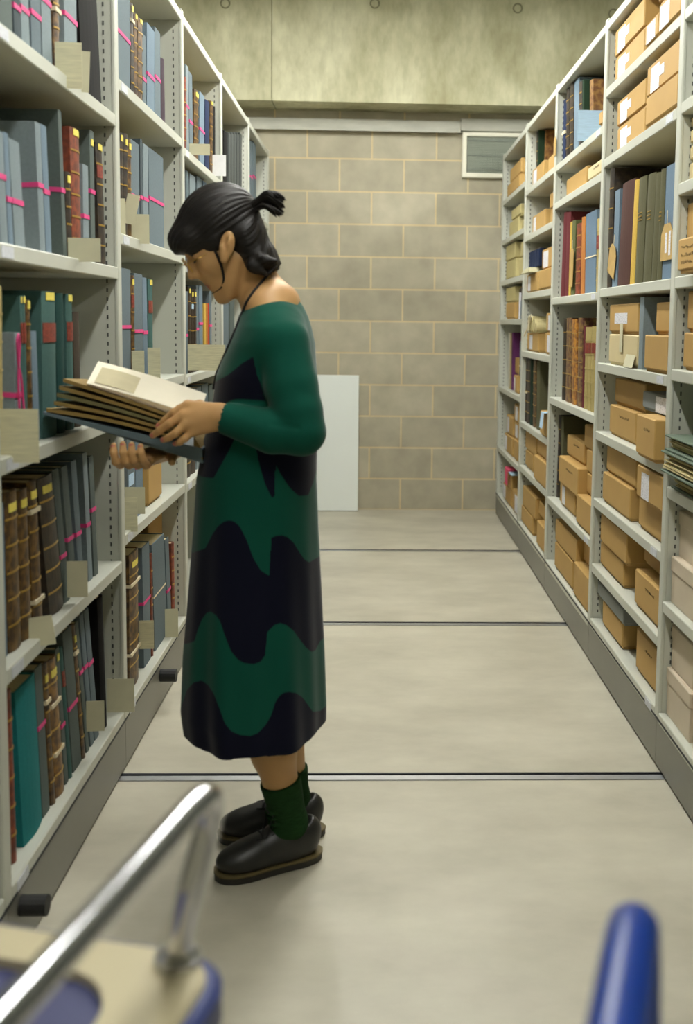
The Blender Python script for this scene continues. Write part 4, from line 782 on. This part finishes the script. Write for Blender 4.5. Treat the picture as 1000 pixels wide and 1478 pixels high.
# cut away the face
rel_ell((.112,0,-.090),(.090,.16,.082),.006,True); rel_ell((.095,0,-.040),(.030,.16,.030),.006,True); rel_ell((.118,0,-.014),(.036,.16,.031),.006,True); rel_ell((.07,0,-.108),(.068,.16,.072),.006,True)
hr.ell((-.298,2.485,1.535),(.044,.076,.056),.02); hr.ell((-.284,2.485,1.505),(.038,.070,.048),.015); hr.ell((-.264,2.480,1.494),(.034,.062,.036),.012); hr.ell((-.246,2.480,1.480),(.022,.052,.022),.010); hr.ell((-.274,2.470,1.476),(.026,.056,.024),.010)
for yy in (2.42,2.45,2.50,2.54):
    hr.cap((-.262,yy,1.485),(-.228,yy-.004,1.482),.014,.004,.008); hr.cap((-.280,yy,1.47),(-.252,yy,1.452),.016,.006,.008)
# ear window
for yy in(2.385,2.585): hr.ell((-.3385,yy,1.508),(.0215,.034,.043),.004,None,True)
rel_ell((.050,0,-.080),(.045,.16,.045),.005,True)
Vh,Fh=hr.mesh(); n_=Vh-HC
# combed grooves running from fringe to ponytail
ph=np.arctan2((n_@Bv),(n_@Uv)); rr=np.linalg.norm(n_,axis=1,keepdims=True)
Vh=Vh+n_/rr*(.0011*np.sin(ph*34+3*np.sin(ph*5))+.0008*np.sin(ph*71+n_@Fv*60))[:,None]
mesh_obj('hair',Vh,Fh,'hair',person,PL)
q=MB(); rg=random.Random(3); base=Vector((-.290,2.47,1.600))
for k in range(70):
    a=rg.uniform(-1,1); c_=rg.uniform(-1,1); L_=rg.uniform(.75,1.05)
    p=[base+Vector((rg.uniform(-.006,.006),a*.012,c_*.008)), base+Vector((.025,a*.022,.020+c_*.013)), base+Vector((.052*L_,a*.030,.024+c_*.021)), base+Vector((.077*L_,a*.034,.014+c_*.024-.006*rg.random()))]
    q.tube(bez(p,4),[.0045]*9+[.004,.0035,.002,.0006][:4],5)
q.build('ponytail','hair',person,NL,True)
ringm((-.287,2.472,1.609),(1,0,.75),.013,.004,'hair_tie','lace',20)
q=MB(); lk=[]
from mathutils.bvhtree import BVHTree
def tree(o): return BVHTree.FromPolygons([v.co+Vector(PL) for v in o.data.vertices],[p.vertices for p in o.data.polygons])
T1=tree(bo)
for x_,z_ in ((-.369,1.503),(-.361,1.486),(-.3535,1.463),(-.351,1.437),(-.359,1.417),(-.376,1.403)):
    h_=T1.ray_cast(Vector((x_,2.0,z_)),Vector((0,1,0))); lk.append(np.array([x_,(h_[0].y if h_[0] is not None and h_[0].y<2.47 else 2.43)-.002,z_]))
for k in range(4): q.tube(bez([p_+np.array([.0012*k,-.0004*k,.0008*k]) for p_ in lk],5),[.0012]*22+[.0010,.0008,.0007,.0004],5)
q.build('hair_lock','hair',person,NL,True)
q=MB()
for k in range(12):
    y=2.43+.011*k; q.tube(bez([(-.262,y,1.455),(-.245,y,1.452+.004*(k%3)),(-.226-.006*(k%2),y,1.470+.006*(k%4))],4),[.004]*6+[.0025,.0015,.0006],5)
q.build('hair_ends','hair',person,NL,True)
# ---- dress
TZ=np.array([.24,.29,.34,.403,.534,.691,.845,.964,1.05,1.115,1.215,1.29,1.33,1.355,1.38,1.40,1.43])
TF=np.array([-.437,-.440,-.452,-.460,-.455,-.442,-.430,-.423,-.408,-.388,-.374,-.345,-.328,-.320,-.308,-.285,-.26])
TB=np.array([-.135,-.130,-.118,-.117,-.120,-.126,-.132,-.136,-.135,-.131,-.136,-.141,-.150,-.158,-.170,-.186,-.20])
TR_=np.array([.195,.200,.203,.203,.198,.188,.178,.168,.160,.158,.172,.178,.170,.150,.118,.085,.05])
dr=Field((-.50,2.24,.24),(-.06,2.76,1.46),.0042)
def torso(x,y,z,off=0.,fold=True):
    zf=np.interp(z,TZ,TF);zb=np.interp(z,TZ,TB);ry=np.interp(z,TZ,TR_)-off; cx=(zf+zb)/2; rx=(zb-zf)/2-off
    a=np.arctan2((y-2.5)/ry,(x-cx)/rx)
    w=np.clip((1.0-z)/.7,0,1)
    q=np.sqrt(((x-cx)/rx)**2+((y-2.5)/ry)**2); g=np.minimum(rx,ry)*.95
    return (q-1)*g-w*(.0055*np.sin(a*7+1.1+z*1.2)+.003*np.sin(a*13+z*3))
dr.op(torso,(-.50,2.26,.26),(-.08,2.74,1.45),0)
dr.op(lambda x,y,z:(z-1.43)+0*x+0*y,(-.5,2.2,1.2),(0,2.8,1.5),.0) if False else None
# sleeves
def sleeve(pts,rs,k=.02):
    for i_,(a,b_,ra,rb) in enumerate(zip(pts[:-1],pts[1:],rs[:-1],rs[1:])): dr.cap(a,b_,ra,rb,k if i_==0 else .007)
sleeve([(-.222,2.405,1.325),(-.207,2.364,1.290),(-.185,2.338,1.20),(-.170,2.324,1.14),(-.160,2.318,1.098)],[.054,.062,.060,.057,.053],.03)
sleeve([(-.160,2.318,1.098),(-.225,2.318,1.098),(-.342,2.337,1.128)],[.053,.050,.0355],.010)
sleeve([(-.235,2.605,1.325),(-.225,2.65,1.295),(-.24,2.685,1.19),(-.25,2.69,1.09)],[.052,.058,.050,.046],.028)
sleeve([(-.25,2.69,1.09),(-.43,2.61,1.043)],[.046,.034],.012)
# creases at the inner elbow and shoulder
for a,b_ in (((-.232,2.272,1.142),(-.190,2.262,1.138)),((-.222,2.268,1.120),(-.165,2.262,1.112))): dr.cap(a,b_,.002,.001,.010,None,True)
# open cuffs, neckline and hem
dr.cap((-.356,2.339,1.132),(-.40,2.345,1.145),.040,.046,.002,None,True); dr.cap((-.342,2.337,1.128),(-.352,2.338,1.131),.0285,.0285,.002,None,True)
dr.cap((-.452,2.60,1.036),(-.52,2.57,1.02),.045,.045,.0,None,True)
dr.cap((-.262,2.5,1.398),(-.30,2.5,1.50),.070,.10,.003,None,True); dr.cap((-.255,2.5,1.36),(-.265,2.5,1.40),.055,.062,.002,None,True)
dr.op(lambda x,y,z:torso(x,y,z,.007),(-.50,2.26,.2),(-.08,2.74,.60),.0,True) if False else None
def hollow(x,y,z): return np.maximum(torso(x,y,z,.0075),z-.62)
dr.op(hollow,(-.5,2.26,.2),(-.08,2.74,.62),0,True)
def hemcut(x,y,z): # everything below the hem curve
    h=.345+.008*np.clip((x+.16)/.05,0,1)+.030*np.clip((-.448-x)/.01,0,1)+.002*np.sin(x*40)
    return (z-h)+0*y
dr.op(hemcut,(-.5,2.2,.2),(0,2.8,.40),0,True)
Vd,Fd=dr.mesh(); do,Vd=mesh_obj('dress',Vd,Fd,'dress_knit',person,PL,relax=1)
# wave pattern: signed height above / below each wavy colour boundary, seen from her left side
PX=lambda l:(np.array([p[0] for p in l]),np.array([p[1] for p in l]))
WAVES=[[(-0.388, 1.189), (-0.37, 1.2), (-0.328, 1.222), (-0.294, 1.249), (-0.268, 1.264), (-0.258, 1.217), (-0.236, 1.177), (-0.217, 1.138), (-0.173, 1.127), (-0.115, 1.118)], [(-0.426, 0.981), (-0.396, 0.981), (-0.364, 0.984), (-0.329, 1.045), (-0.311, 1.082), (-0.292, 1.099), (-0.269, 1.084), (-0.26, 1.034), (-0.243, 0.974), (-0.229, 0.945), (-0.222, 0.944), (-0.2216, 1.021), (-0.21, 0.997), (-0.19, 0.963), (-0.171, 0.941), (-0.151, 0.937), (-0.141, 0.964), (-0.134, 0.997)], [(-0.441, 0.783), (-0.411, 0.805), (-0.384, 0.82), (-0.366, 0.855), (-0.352, 0.876), (-0.337, 0.889), (-0.324, 0.893), (-0.312, 0.891), (-0.299, 0.88), (-0.283, 0.849), (-0.268, 0.808), (-0.252, 0.78), (-0.234, 0.767), (-0.231, 0.767), (-0.2306, 0.852), (-0.219, 0.857), (-0.206, 0.857), (-0.194, 0.851), (-0.181, 0.835), (-0.169, 0.81), (-0.158, 0.789), (-0.148, 0.778), (-0.138, 0.778), (-0.13, 0.778)], [(-0.464, 0.559), (-0.411, 0.6), (-0.403, 0.627), (-0.392, 0.654), (-0.38, 0.672), (-0.368, 0.679), (-0.354, 0.675), (-0.344, 0.664), (-0.33, 0.627), (-0.317, 0.596), (-0.302, 0.578), (-0.287, 0.57), (-0.266, 0.567), (-0.251, 0.571), (-0.24, 0.587), (-0.238, 0.636), (-0.221, 0.653), (-0.208, 0.656), (-0.194, 0.649), (-0.179, 0.631), (-0.166, 0.604), (-0.154, 0.581), (-0.141, 0.562), (-0.133, 0.559), (-0.124, 0.572)], [(-0.459, 0.404), (-0.433, 0.475), (-0.413, 0.503), (-0.392, 0.513), (-0.374, 0.508), (-0.358, 0.494), (-0.344, 0.466), (-0.331, 0.432), (-0.316, 0.413), (-0.297, 0.404), (-0.274, 0.401), (-0.257, 0.406), (-0.24, 0.422), (-0.228, 0.442), (-0.219, 0.472), (-0.21, 0.487), (-0.199, 0.494), (-0.188, 0.494), (-0.174, 0.486), (-0.161, 0.467), (-0.149, 0.441), (-0.138, 0.417), (-0.123, 0.399)]]

x,y,z=Vd[:,0],Vd[:,1],Vd[:,2]
def wave(i): return np.interp(x,*PX(WAVES[i]))
w0,w1,w2,w3,w4=[wave(i) for i in range(5)]
pat=np.full(len(x),1.)
pat=z-w0                                  # green above the first boundary
pat=np.maximum(pat,np.minimum(w1-z,z-w2)) # green band
pat=np.maximum(pat,np.minimum(w3-z,z-w4)) # lower green band
arm=[]
def segd(a,b_,ra,rb):
    a=np.array(a);b_=np.array(b_);ab=b_-a;t=np.clip(((Vd-a)@ab)/(ab@ab),0,1); return np.linalg.norm(Vd-a-t[:,None]*ab,axis=1)-(ra+(rb-ra)*t)
sd=np.minimum.reduce([segd((-.205,2.345,1.295),(-.160,2.318,1.098),.070,.060),segd((-.160,2.318,1.098),(-.342,2.337,1.128),.062,.044),segd((-.225,2.65,1.295),(-.25,2.69,1.09),.063,.05),segd((-.25,2.69,1.09),(-.43,2.61,1.043),.05,.04)])
pat=np.maximum(pat,-sd); pat=np.maximum(pat,np.minimum.reduce([2.332-y,1.18-z,z-1.03]))
pa_=do.data.attributes.new('pattern','FLOAT','POINT'); pa_.data.foreach_set('value',pat.astype(np.float32))
# ---- lanyard laid over neck and chest
T2=tree(do)
def front(x,z,y0=2.0):
    best=None
    for T in(T1,T2):
        h=T.ray_cast(Vector((x,y0,z)),Vector((0,1,0)))
        if h[0] is not None and (best is None or h[0].y<best): best=h[0].y
    return best
LP=[(-.247,1.452),(-.262,1.432),(-.278,1.408),(-.292,1.386),(-.304,1.362),(-.314,1.335),(-.326,1.305),(-.340,1.275)]
pts=[]
for x_,z_ in LP:
    y_=front(x_,z_); pts.append((x_,(y_ if y_ and y_<2.52 else 2.45)-.003,z_))
pts+=[(-.3575,2.455,1.245),(-.372,2.470,1.215),(-.380,2.48,1.18)]
q=MB(); q.tube(bez(pts,5),.0036,6); q.build('lanyard','lanyard',person,NL,True)
# ---- socks and shoes
for fi,(an,cf,f_,hl,top) in enumerate((((-.197,2.478,.105),(-.236,2.455,.30),(-.905,-.425),(-.128,2.512),.222),((-.20,2.612,.105),(-.222,2.59,.30),(-.99,-.10),(-.125,2.625),.190))):
    fw=np.array([f_[0],f_[1],0.]); fw/=np.linalg.norm(fw); sdv=np.array([-fw[1],fw[0],0.])
    an=np.array(an);cf=np.array(cf); axd=(cf-an)/np.linalg.norm(cf-an)
    sk=Field(np.minimum(an,cf)-.16+np.array([0,0,.10]),np.maximum(an,cf)+np.array([.09,.09,.02]),.0032); 
    sk.cap(an,cf,.041,.058,.015); sk.cap(an,an+fw*.03+np.array([0,0,-.03]),.041,.034,.02); sk.cap(an+np.array([0,0,-.03]),an+fw*.07+np.array([0,0,-.045]),.030,.024,.02)
    # rolled cuff rib and slouch folds
    for k,zz in enumerate((.118,.135,.150)):
        c_=an+axd*(zz-.105)+fw*.036; sk.ell(c_,(.020,.030,.0045),.006)
    n0=axd; tp=an+axd*((top-.105)/axd[2])
    sk.op(lambda x,y,z,tp=tp,n0=n0:-( (x-tp[0])*n0[0]+(y-tp[1])*n0[1]+(z-tp[2])*n0[2]),tp-.10,tp+.14,0,True)
    Vs,Fs=sk.mesh(); mesh_obj('sock',Vs,Fs,'sock',person,PL)
    hl=np.array([hl[0],hl[1],0.]); R3=np.array([fw,sdv,[0,0,1.]])
    G=lambda a,b_,c_:hl+fw*a+sdv*b_+np.array([0,0,c_])
    lo=np.minimum(G(-.03,-.06,0),G(.30,.06,0))-.06; hi=np.maximum(G(-.03,-.06,0),G(.30,.06,0))+.06; lo[2]=.0; hi[2]=.16
    up=Field(lo,hi,.003)
    up.ell(G(.205,0,.040),(.060,.046,.033),.02,R3); up.ell(G(.175,.0,.048),(.055,.044,.036),.02,R3); up.cap(G(.045,0,.050),G(.16,0,.045),.035,.040,.02); up.ell(G(.045,0,.062),(.045,.036,.045),.02,R3)
    up.cap(G(.150,0,.058),G(.098,0,.084),.031,.034,.02); up.cap(G(.030,0,.082),G(.085,0,.070),.031,.038,.02); up.ell(G(.10,0,.050),(.07,.041,.042),.02,R3)
    up.cap(G(.055,0,.125),G(.095,0,.120),.036,.030,.006,None,True)
    up.op(lambda x,y,z:(z-.022)+0*x+0*y,lo,np.array([hi[0],hi[1],.03]),0,True)
    Vu,Fu=up.mesh(); mesh_obj('shoe_upper',Vu,Fu,'shoe_leather',person,PL)
    def slab(z0,z1,gr,name,m_):
        q=MB(); n=40; prof=[]
        for k in range(n):
            t=2*math.pi*k/n; a=.130+.138*math.cos(t)
            w=np.interp(a,[-.008,.0,.02,.05,.10,.15,.19,.225,.25,.262,.268],[.0,.018,.033,.040,.040,.044,.048,.045,.034,.020,.0])+gr
            prof.append((a+gr*math.cos(t),math.copysign(w,math.sin(t)) if abs(math.sin(t))>1e-6 else 0))
        vs=[G(a,b_,z) for z in(z0,z1) for a,b_ in prof]
        fs=[tuple(range(n))[::-1],tuple(range(n,2*n))]+[(k,(k+1)%n,n+(k+1)%n,n+k) for k in range(n)]
        q.add(vs,fs); return q.build(name,m_,person,NL)
    slab(.0008,.017,.001,'shoe_sole','shoe_sole'); slab(.0172,.022,.0025,'shoe_welt','shoe_welt')
    sh_=tree(bpy.data.objects[[o.name for o in person.children if o.name.startswith('shoe_upper')][-1]]); sk_=tree(bpy.data.objects[[o.name for o in person.children if o.name.startswith('sock')][-1]])
    def topz(a_,b_):
        P_=G(a_,b_,0); z_=.03
        for T in(sh_,sk_):
            h=T.ray_cast(Vector((P_[0],P_[1],.155)),Vector((0,0,-1)))
            if h[0] is not None: z_=max(z_,h[0].z)
        return G(a_,b_,z_+.001)
    q=MB()
    for k in range(4):
        a_=.112+.014*k; q.tube([topz(a_,b_) for b_ in (-.022,-.012,0,.012,.022)],.0022,6)
    for k in range(3):
        a_=.112+.014*k; q.tube([topz(a_+.014*t,-.02+.04*t) for t in (0,.25,.5,.75,1)],.0018,6)
    for s_ in(-1,1):
        c_=topz(.104,0); q.tube(bez([c_,c_+fw*.008+sdv*.014*s_+np.array([0,0,.012]),c_+fw*.026+sdv*.024*s_+np.array([0,0,.002]),c_+fw*.018+sdv*.010*s_+np.array([0,0,.0]),c_],5),.0016,5)
        q.tube([topz(a_,.026*s_*(1-.2*abs(a_-.13)/.03)) for a_ in (.100,.115,.130,.145,.160,.170)],.0014,5)
    q.build('shoe_laces','lace',person,NL,True)
# ------------------------------------------------------------------ the open album in her hands
mat('album_cloth',(82,98,104),.62,noise=.06,scale=60); mat('album_leaf',(132,108,54),.8,noise=.12,scale=50); mat('album_leaf_green',(104,98,60),.8)
AL=(-.57,2.52,1.09); al=thing('album','open slate-blue album of brown leaves held in the woman\'s hands','album',AL); AO=tuple(-v for v in AL)
def slabm(x0,z0,x1,z1,t0,t1,ya,yb,name,m_,par=al,back=0.,n=8,bow=0.,off=AO):
    # a board from (x0,z0) to (x1,z1): upper line; thickness t0..t1; back edge raised by `back`
    q=MB(); vs=[];fs=[]
    for i in range(n+1):
        t=i/n; x=x0+(x1-x0)*t; z=z0+(z1-z0)*t+bow*math.sin(math.pi*t); th=t0+(t1-t0)*t
        vs+=[(x,ya,z-th),(x,ya,z),(x,yb,z+back),(x,yb,z+back-th)]
    for i in range(n):
        a=i*4;b_=a+4; fs+=[(a,a+1,b_+1,b_),(a+1,a+2,b_+2,b_+1),(a+2,a+3,b_+3,b_+2),(a+3,a,b_,b_+3)]
    fs+=[(0,3,2,1),(4*n,4*n+1,4*n+2,4*n+3)]
    q.add(vs,fs); return q.build(name,m_,par,off)
slabm(-.752,1.131,-.392,1.050,.006,.022,2.385,2.67,'cover','album_cloth')
slabm(-.700,1.116,-.392,1.028,.004,.014,2.392,2.66,'lower_board','album_cloth')
ends=[(-.745,1.139),(-.728,1.155),(-.722,1.174),(-.717,1.190),(-.708,1.207)]; rts=[(-.47,1.082),(-.455,1.090),(-.452,1.099),(-.445,1.108),(-.440,1.117)]
for k,(e0,e1) in enumerate(zip(ends,rts)):
    slabm(e0[0],e0[1],e1[0],e1[1],.0085,.0065,2.388+.002*k,2.655,'album_leaf','album_leaf_green' if k in(2,) else 'album_leaf',bow=.006-.001*k,back=-.016)
pg=slabm(-.655,1.197,-.400,1.122,.0012,.0012,2.395,2.500,'loose_page','page_white',back=.046,bow=.004)
slabm(-.640,1.1985,-.550,1.1735,.0006,.0006,2.402,2.475,'pasted_slip','page_grey',pg,back=.032,off=(0,0,0),bow=.002)
slabm(-.412,1.077,-.392,1.045,.030,.022,2.388,2.66,'spine','album_leaf')

# ------------------------------------------------------------------ book trolley in the foreground
mat('chrome',(205,206,212),.12,1.,noise=.01); mat('tray_cream',(188,178,146),.45,noise=.02,scale=3); mat('tray_blue',(60,64,102),.55,noise=.06); mat('bumper_blue',(54,64,114),.4,noise=.02)
mat('blue_plastic',(14,50,130),.3,noise=.03)
RZ=math.radians(-14)
tr=thing('book_trolley','cream-topped book trolley with chrome tube handle and blue bumper, front left','trolley',(-.454,.588,0),rot=(0,0,RZ))
HX,HY=.255,.335                                     # half sizes of the tray, local axes
def rrect(hx,hy,r,n=6):
    o=[]
    for cx,cy,a0 in((hx-r,hy-r,0),(-hx+r,hy-r,90),(-hx+r,-hy+r,180),(hx-r,-hy+r,270)):
        for k in range(n+1): a=math.radians(a0+90*k/n); o.append((cx+r*math.cos(a),cy+r*math.sin(a)))
    return o
def ringplate(out_,inn,z0,z1,name,m_,par,chamf=.004):
    n=len(out_); q=MB(); vs=[(x,y,z0) for x,y in out_]+[(x,y,z1-chamf) for x,y in out_]+[(x*(1-chamf/.25),y*(1-chamf/.3),z1) for x,y in out_]+[(x,y,z1) for x,y in inn]+[(x,y,z0) for x,y in inn]
    fs=[]
    for k in range(n):
        k2=(k+1)%n
        for j in range(4): fs.append((j*n+k,j*n+k2,(j+1)*n+k2,(j+1)*n+k))
        fs.append((4*n+k,4*n+k2,k2,k))
    q.add(vs,fs); return q.build(name,m_,par)
for z,nm in((.80,'top_tray'),(.30,'lower_tray')):
    o=rrect(HX,HY,.045); i_=rrect(HX-.062,HY-.048,.06)
    t=ringplate(o,i_,z-.030,z,nm,'tray_cream',tr)
    q=MB(); n=len(i_); q.add([(x,y,z-.009) for x,y in i_]+[(x,y,z-.030) for x,y in i_],[tuple(range(n)),tuple(range(n,2*n))[::-1]]+[(k,n+k,n+(k+1)%n,(k+1)%n) for k in range(n)]); q.build('tray_mat','tray_blue',t)
    ringplate(rrect(HX+.013,HY+.013,.056),rrect(HX,HY,.045),z-.038,z-.006,'bumper','bumper_blue',tr,.006)
for sx in(1,-1):
    hx=(HX-.033)*sx; yb=HY-.018
    q=MB(); q.tube(bez([(hx,yb,.800),(hx+.010*sx,yb+.004,.86),(hx+.020*sx,yb+.020,.916),(hx+.025*sx,yb+.012,.943),(hx+.025*sx,yb-.03,.950),(hx+.025*sx,yb-.20,.948),(hx+.025*sx,-yb+.03,.948),(hx+.025*sx,-yb-.01,.943),(hx+.020*sx,-yb-.018,.916),(hx+.010*sx,-yb-.002,.86),(hx,-yb,.800)],6),.0112,16); q.build('handle','chrome',tr,smooth=True)
    for s_ in(1,-1):
        q=MB(); q.tube([(hx,yb*s_,.8003),(hx,yb*s_,.806)],[.020,.020],18); q.tube([(hx,yb*s_,.806),(hx,yb*s_,.812)],[.017,.012],18); q.build('post_collar','chrome',tr,smooth=False)
for sx in(1,-1):
    for sy in(1,-1):
        q=MB(); q.tube([(sx*(HX-.03),sy*(HY-.03),.10),(sx*(HX-.03),sy*(HY-.03),.775)],.012,12); q.build('leg','chrome',tr,smooth=True)
        q=MB(); q.cyl((sx*(HX-.03)-.014,sy*(HY-.03)-.01,.0502),.050,.028,0,22); w=q.build('caster_wheel','rubber',tr); 
        q=MB(); q.bbox(sx*(HX-.03)-.019,sx*(HX-.03)-.0155,sy*(HY-.03)-.02,sy*(HY-.03)+.012,.045,.105,.001); q.bbox(sx*(HX-.03)+.0155,sx*(HX-.03)+.019,sy*(HY-.03)-.02,sy*(HY-.03)+.012,.045,.105,.001); q.bbox(sx*(HX-.03)-.02,sx*(HX-.03)+.02,sy*(HY-.03)-.02,sy*(HY-.03)+.012,.102,.108,.001); q.build('fork','steel',w)
# ------------------------------------------------------------------ blue tubular thing at the lower right
bt=thing('blue_trolley','blue trolley frame, rounded tube handle rising at the lower right corner','trolley',(.30,.42,0))
BO=(-.30,-.42,0)
q=MB(); q.tube(bez([(.186,.660,.62),(.187,.672,.80),(.187,.680,.885),(.183,.672,.925),(.174,.645,.940),(.142,.550,.944),(.104,.44,.944),(.060,.31,.944)],7),.0178,20); q.build('handle','blue_plastic',bt,BO,True)
q=MB(); q.tube(bez([(.188,.668,.78),(.215,.690,.800),(.30,.700,.803),(.44,.62,.803),(.445,.57,.76),(.445,.555,.61)],6),.016,18); q.build('crossbar','blue_plastic',bt,BO,True)
q=MB(); q.tube([(.186,.660,.62),(.184,.635,.06)],.016,14); q.build('leg','blue_plastic',bt,BO,True)
q=MB(); q.tube([(.44,.555,.61),(.445,.55,.06)],.016,14); q.build('leg','blue_plastic',bt,BO,True)
q=MB(); q.tube([(.060,.31,.944),(.05,.28,.90),(.05,.27,.06)],.0165,14); q.build('leg','blue_plastic',bt,BO,True)
q=MB(); q.tube([(.05,.27,.15),(.184,.635,.15),(.445,.55,.15),(.32,.19,.15),(.05,.27,.15)],.014,12); q.build('base_frame','blue_plastic',bt,BO)
q=MB(); q.tube([(.32,.19,.15),(.32,.19,.06)],.014,12); q.build('leg','blue_plastic',bt,BO)
for cx,cy in((.184,.635),(.445,.55),(.05,.27),(.32,.19)):
    q=MB(); q.cyl((cx-.012,cy,.0302),.030,.024,0,18); q.build('caster_wheel','rubber',bt,BO)
# ------------------------------------------------------------------ lights: fluorescent battens over the aisles
m=bpy.data.materials.new('tube_light'); m.use_nodes=True; M['tube_light']=m
b=m.node_tree.nodes['Principled BSDF']; b.inputs['Emission Color'].default_value=(1.0,.995,.94,1); b.inputs['Emission Strength'].default_value=EMIT
mat('batten',(210,210,205),.5)
for x,LZ,ys_ in LAMPS:
    for y in ys_:
        r=thing('light_batten','fluorescent ceiling batten hanging above the aisle','ceiling light',(x,y,LZ),'fluorescent battens under the ceiling')
        MB().bbox(-.06,.06,-.72,.72,.0,.06,.006).box(-.17,.17,-.92,.92,-.002,.0).build('housing','batten',r); MB().bbox(-.055,.055,-.70,.70,-.045,-.001,.01).build('diffuser','tube_light',r)
        q=MB(); q.tube([(0,-.5,.06),(0,-.5,3.999-LZ)],.006,8); q.tube([(0,.5,.06),(0,.5,3.999-LZ)],.006,8); q.build('suspension_rod','batten',r)
w=bpy.data.worlds.new('W'); S.world=w; w.use_nodes=True; w.node_tree.nodes['Background'].inputs[0].default_value=(.8,.85,.8,1); w.node_tree.nodes['Background'].inputs[1].default_value=.2
# ------------------------------------------------------------------ camera
p,yaw,roll=.0985,-.0357,.013; cp,sp=math.cos(p),math.sin(p); c_,s_=math.cos(yaw),math.sin(yaw)
F=Vector((-s_*cp,c_*cp,-sp)); R0=Vector((c_,s_,0)); U0=R0.cross(F); R_=R0*math.cos(roll)+U0*math.sin(roll); U_=-R0*math.sin(roll)+U0*math.cos(roll)
cd=bpy.data.cameras.new('Camera'); cam=bpy.data.objects.new('Camera',cd); C.objects.link(cam); S.camera=cam
mw=Matrix((R_,U_,-F)).transposed().to_4x4(); mw.translation=Vector((0,0,1.3439)); cam.matrix_world=mw
cd.sensor_fit='AUTO'; cd.sensor_width=36; cd.lens=36*1500/1478; cd.shift_x=(500-591.99)/1478; cd.shift_y=(613.83-739)/1478; cd.clip_start=.05
cd.dof.use_dof=True; cd.dof.focus_distance=3.7; cd.dof.aperture_fstop=FSTOP
S.view_settings.view_transform='Standard'; S.view_settings.look='None'; S.view_settings.gamma=1; S.view_settings.exposure=EXPO; S.view_settings.use_curve_mapping=False
try: S.cycles.use_denoising=True
except Exception: pass
S.cycles.max_bounces=8; S.cycles.diffuse_bounces=5; S.cycles.caustics_reflective=False
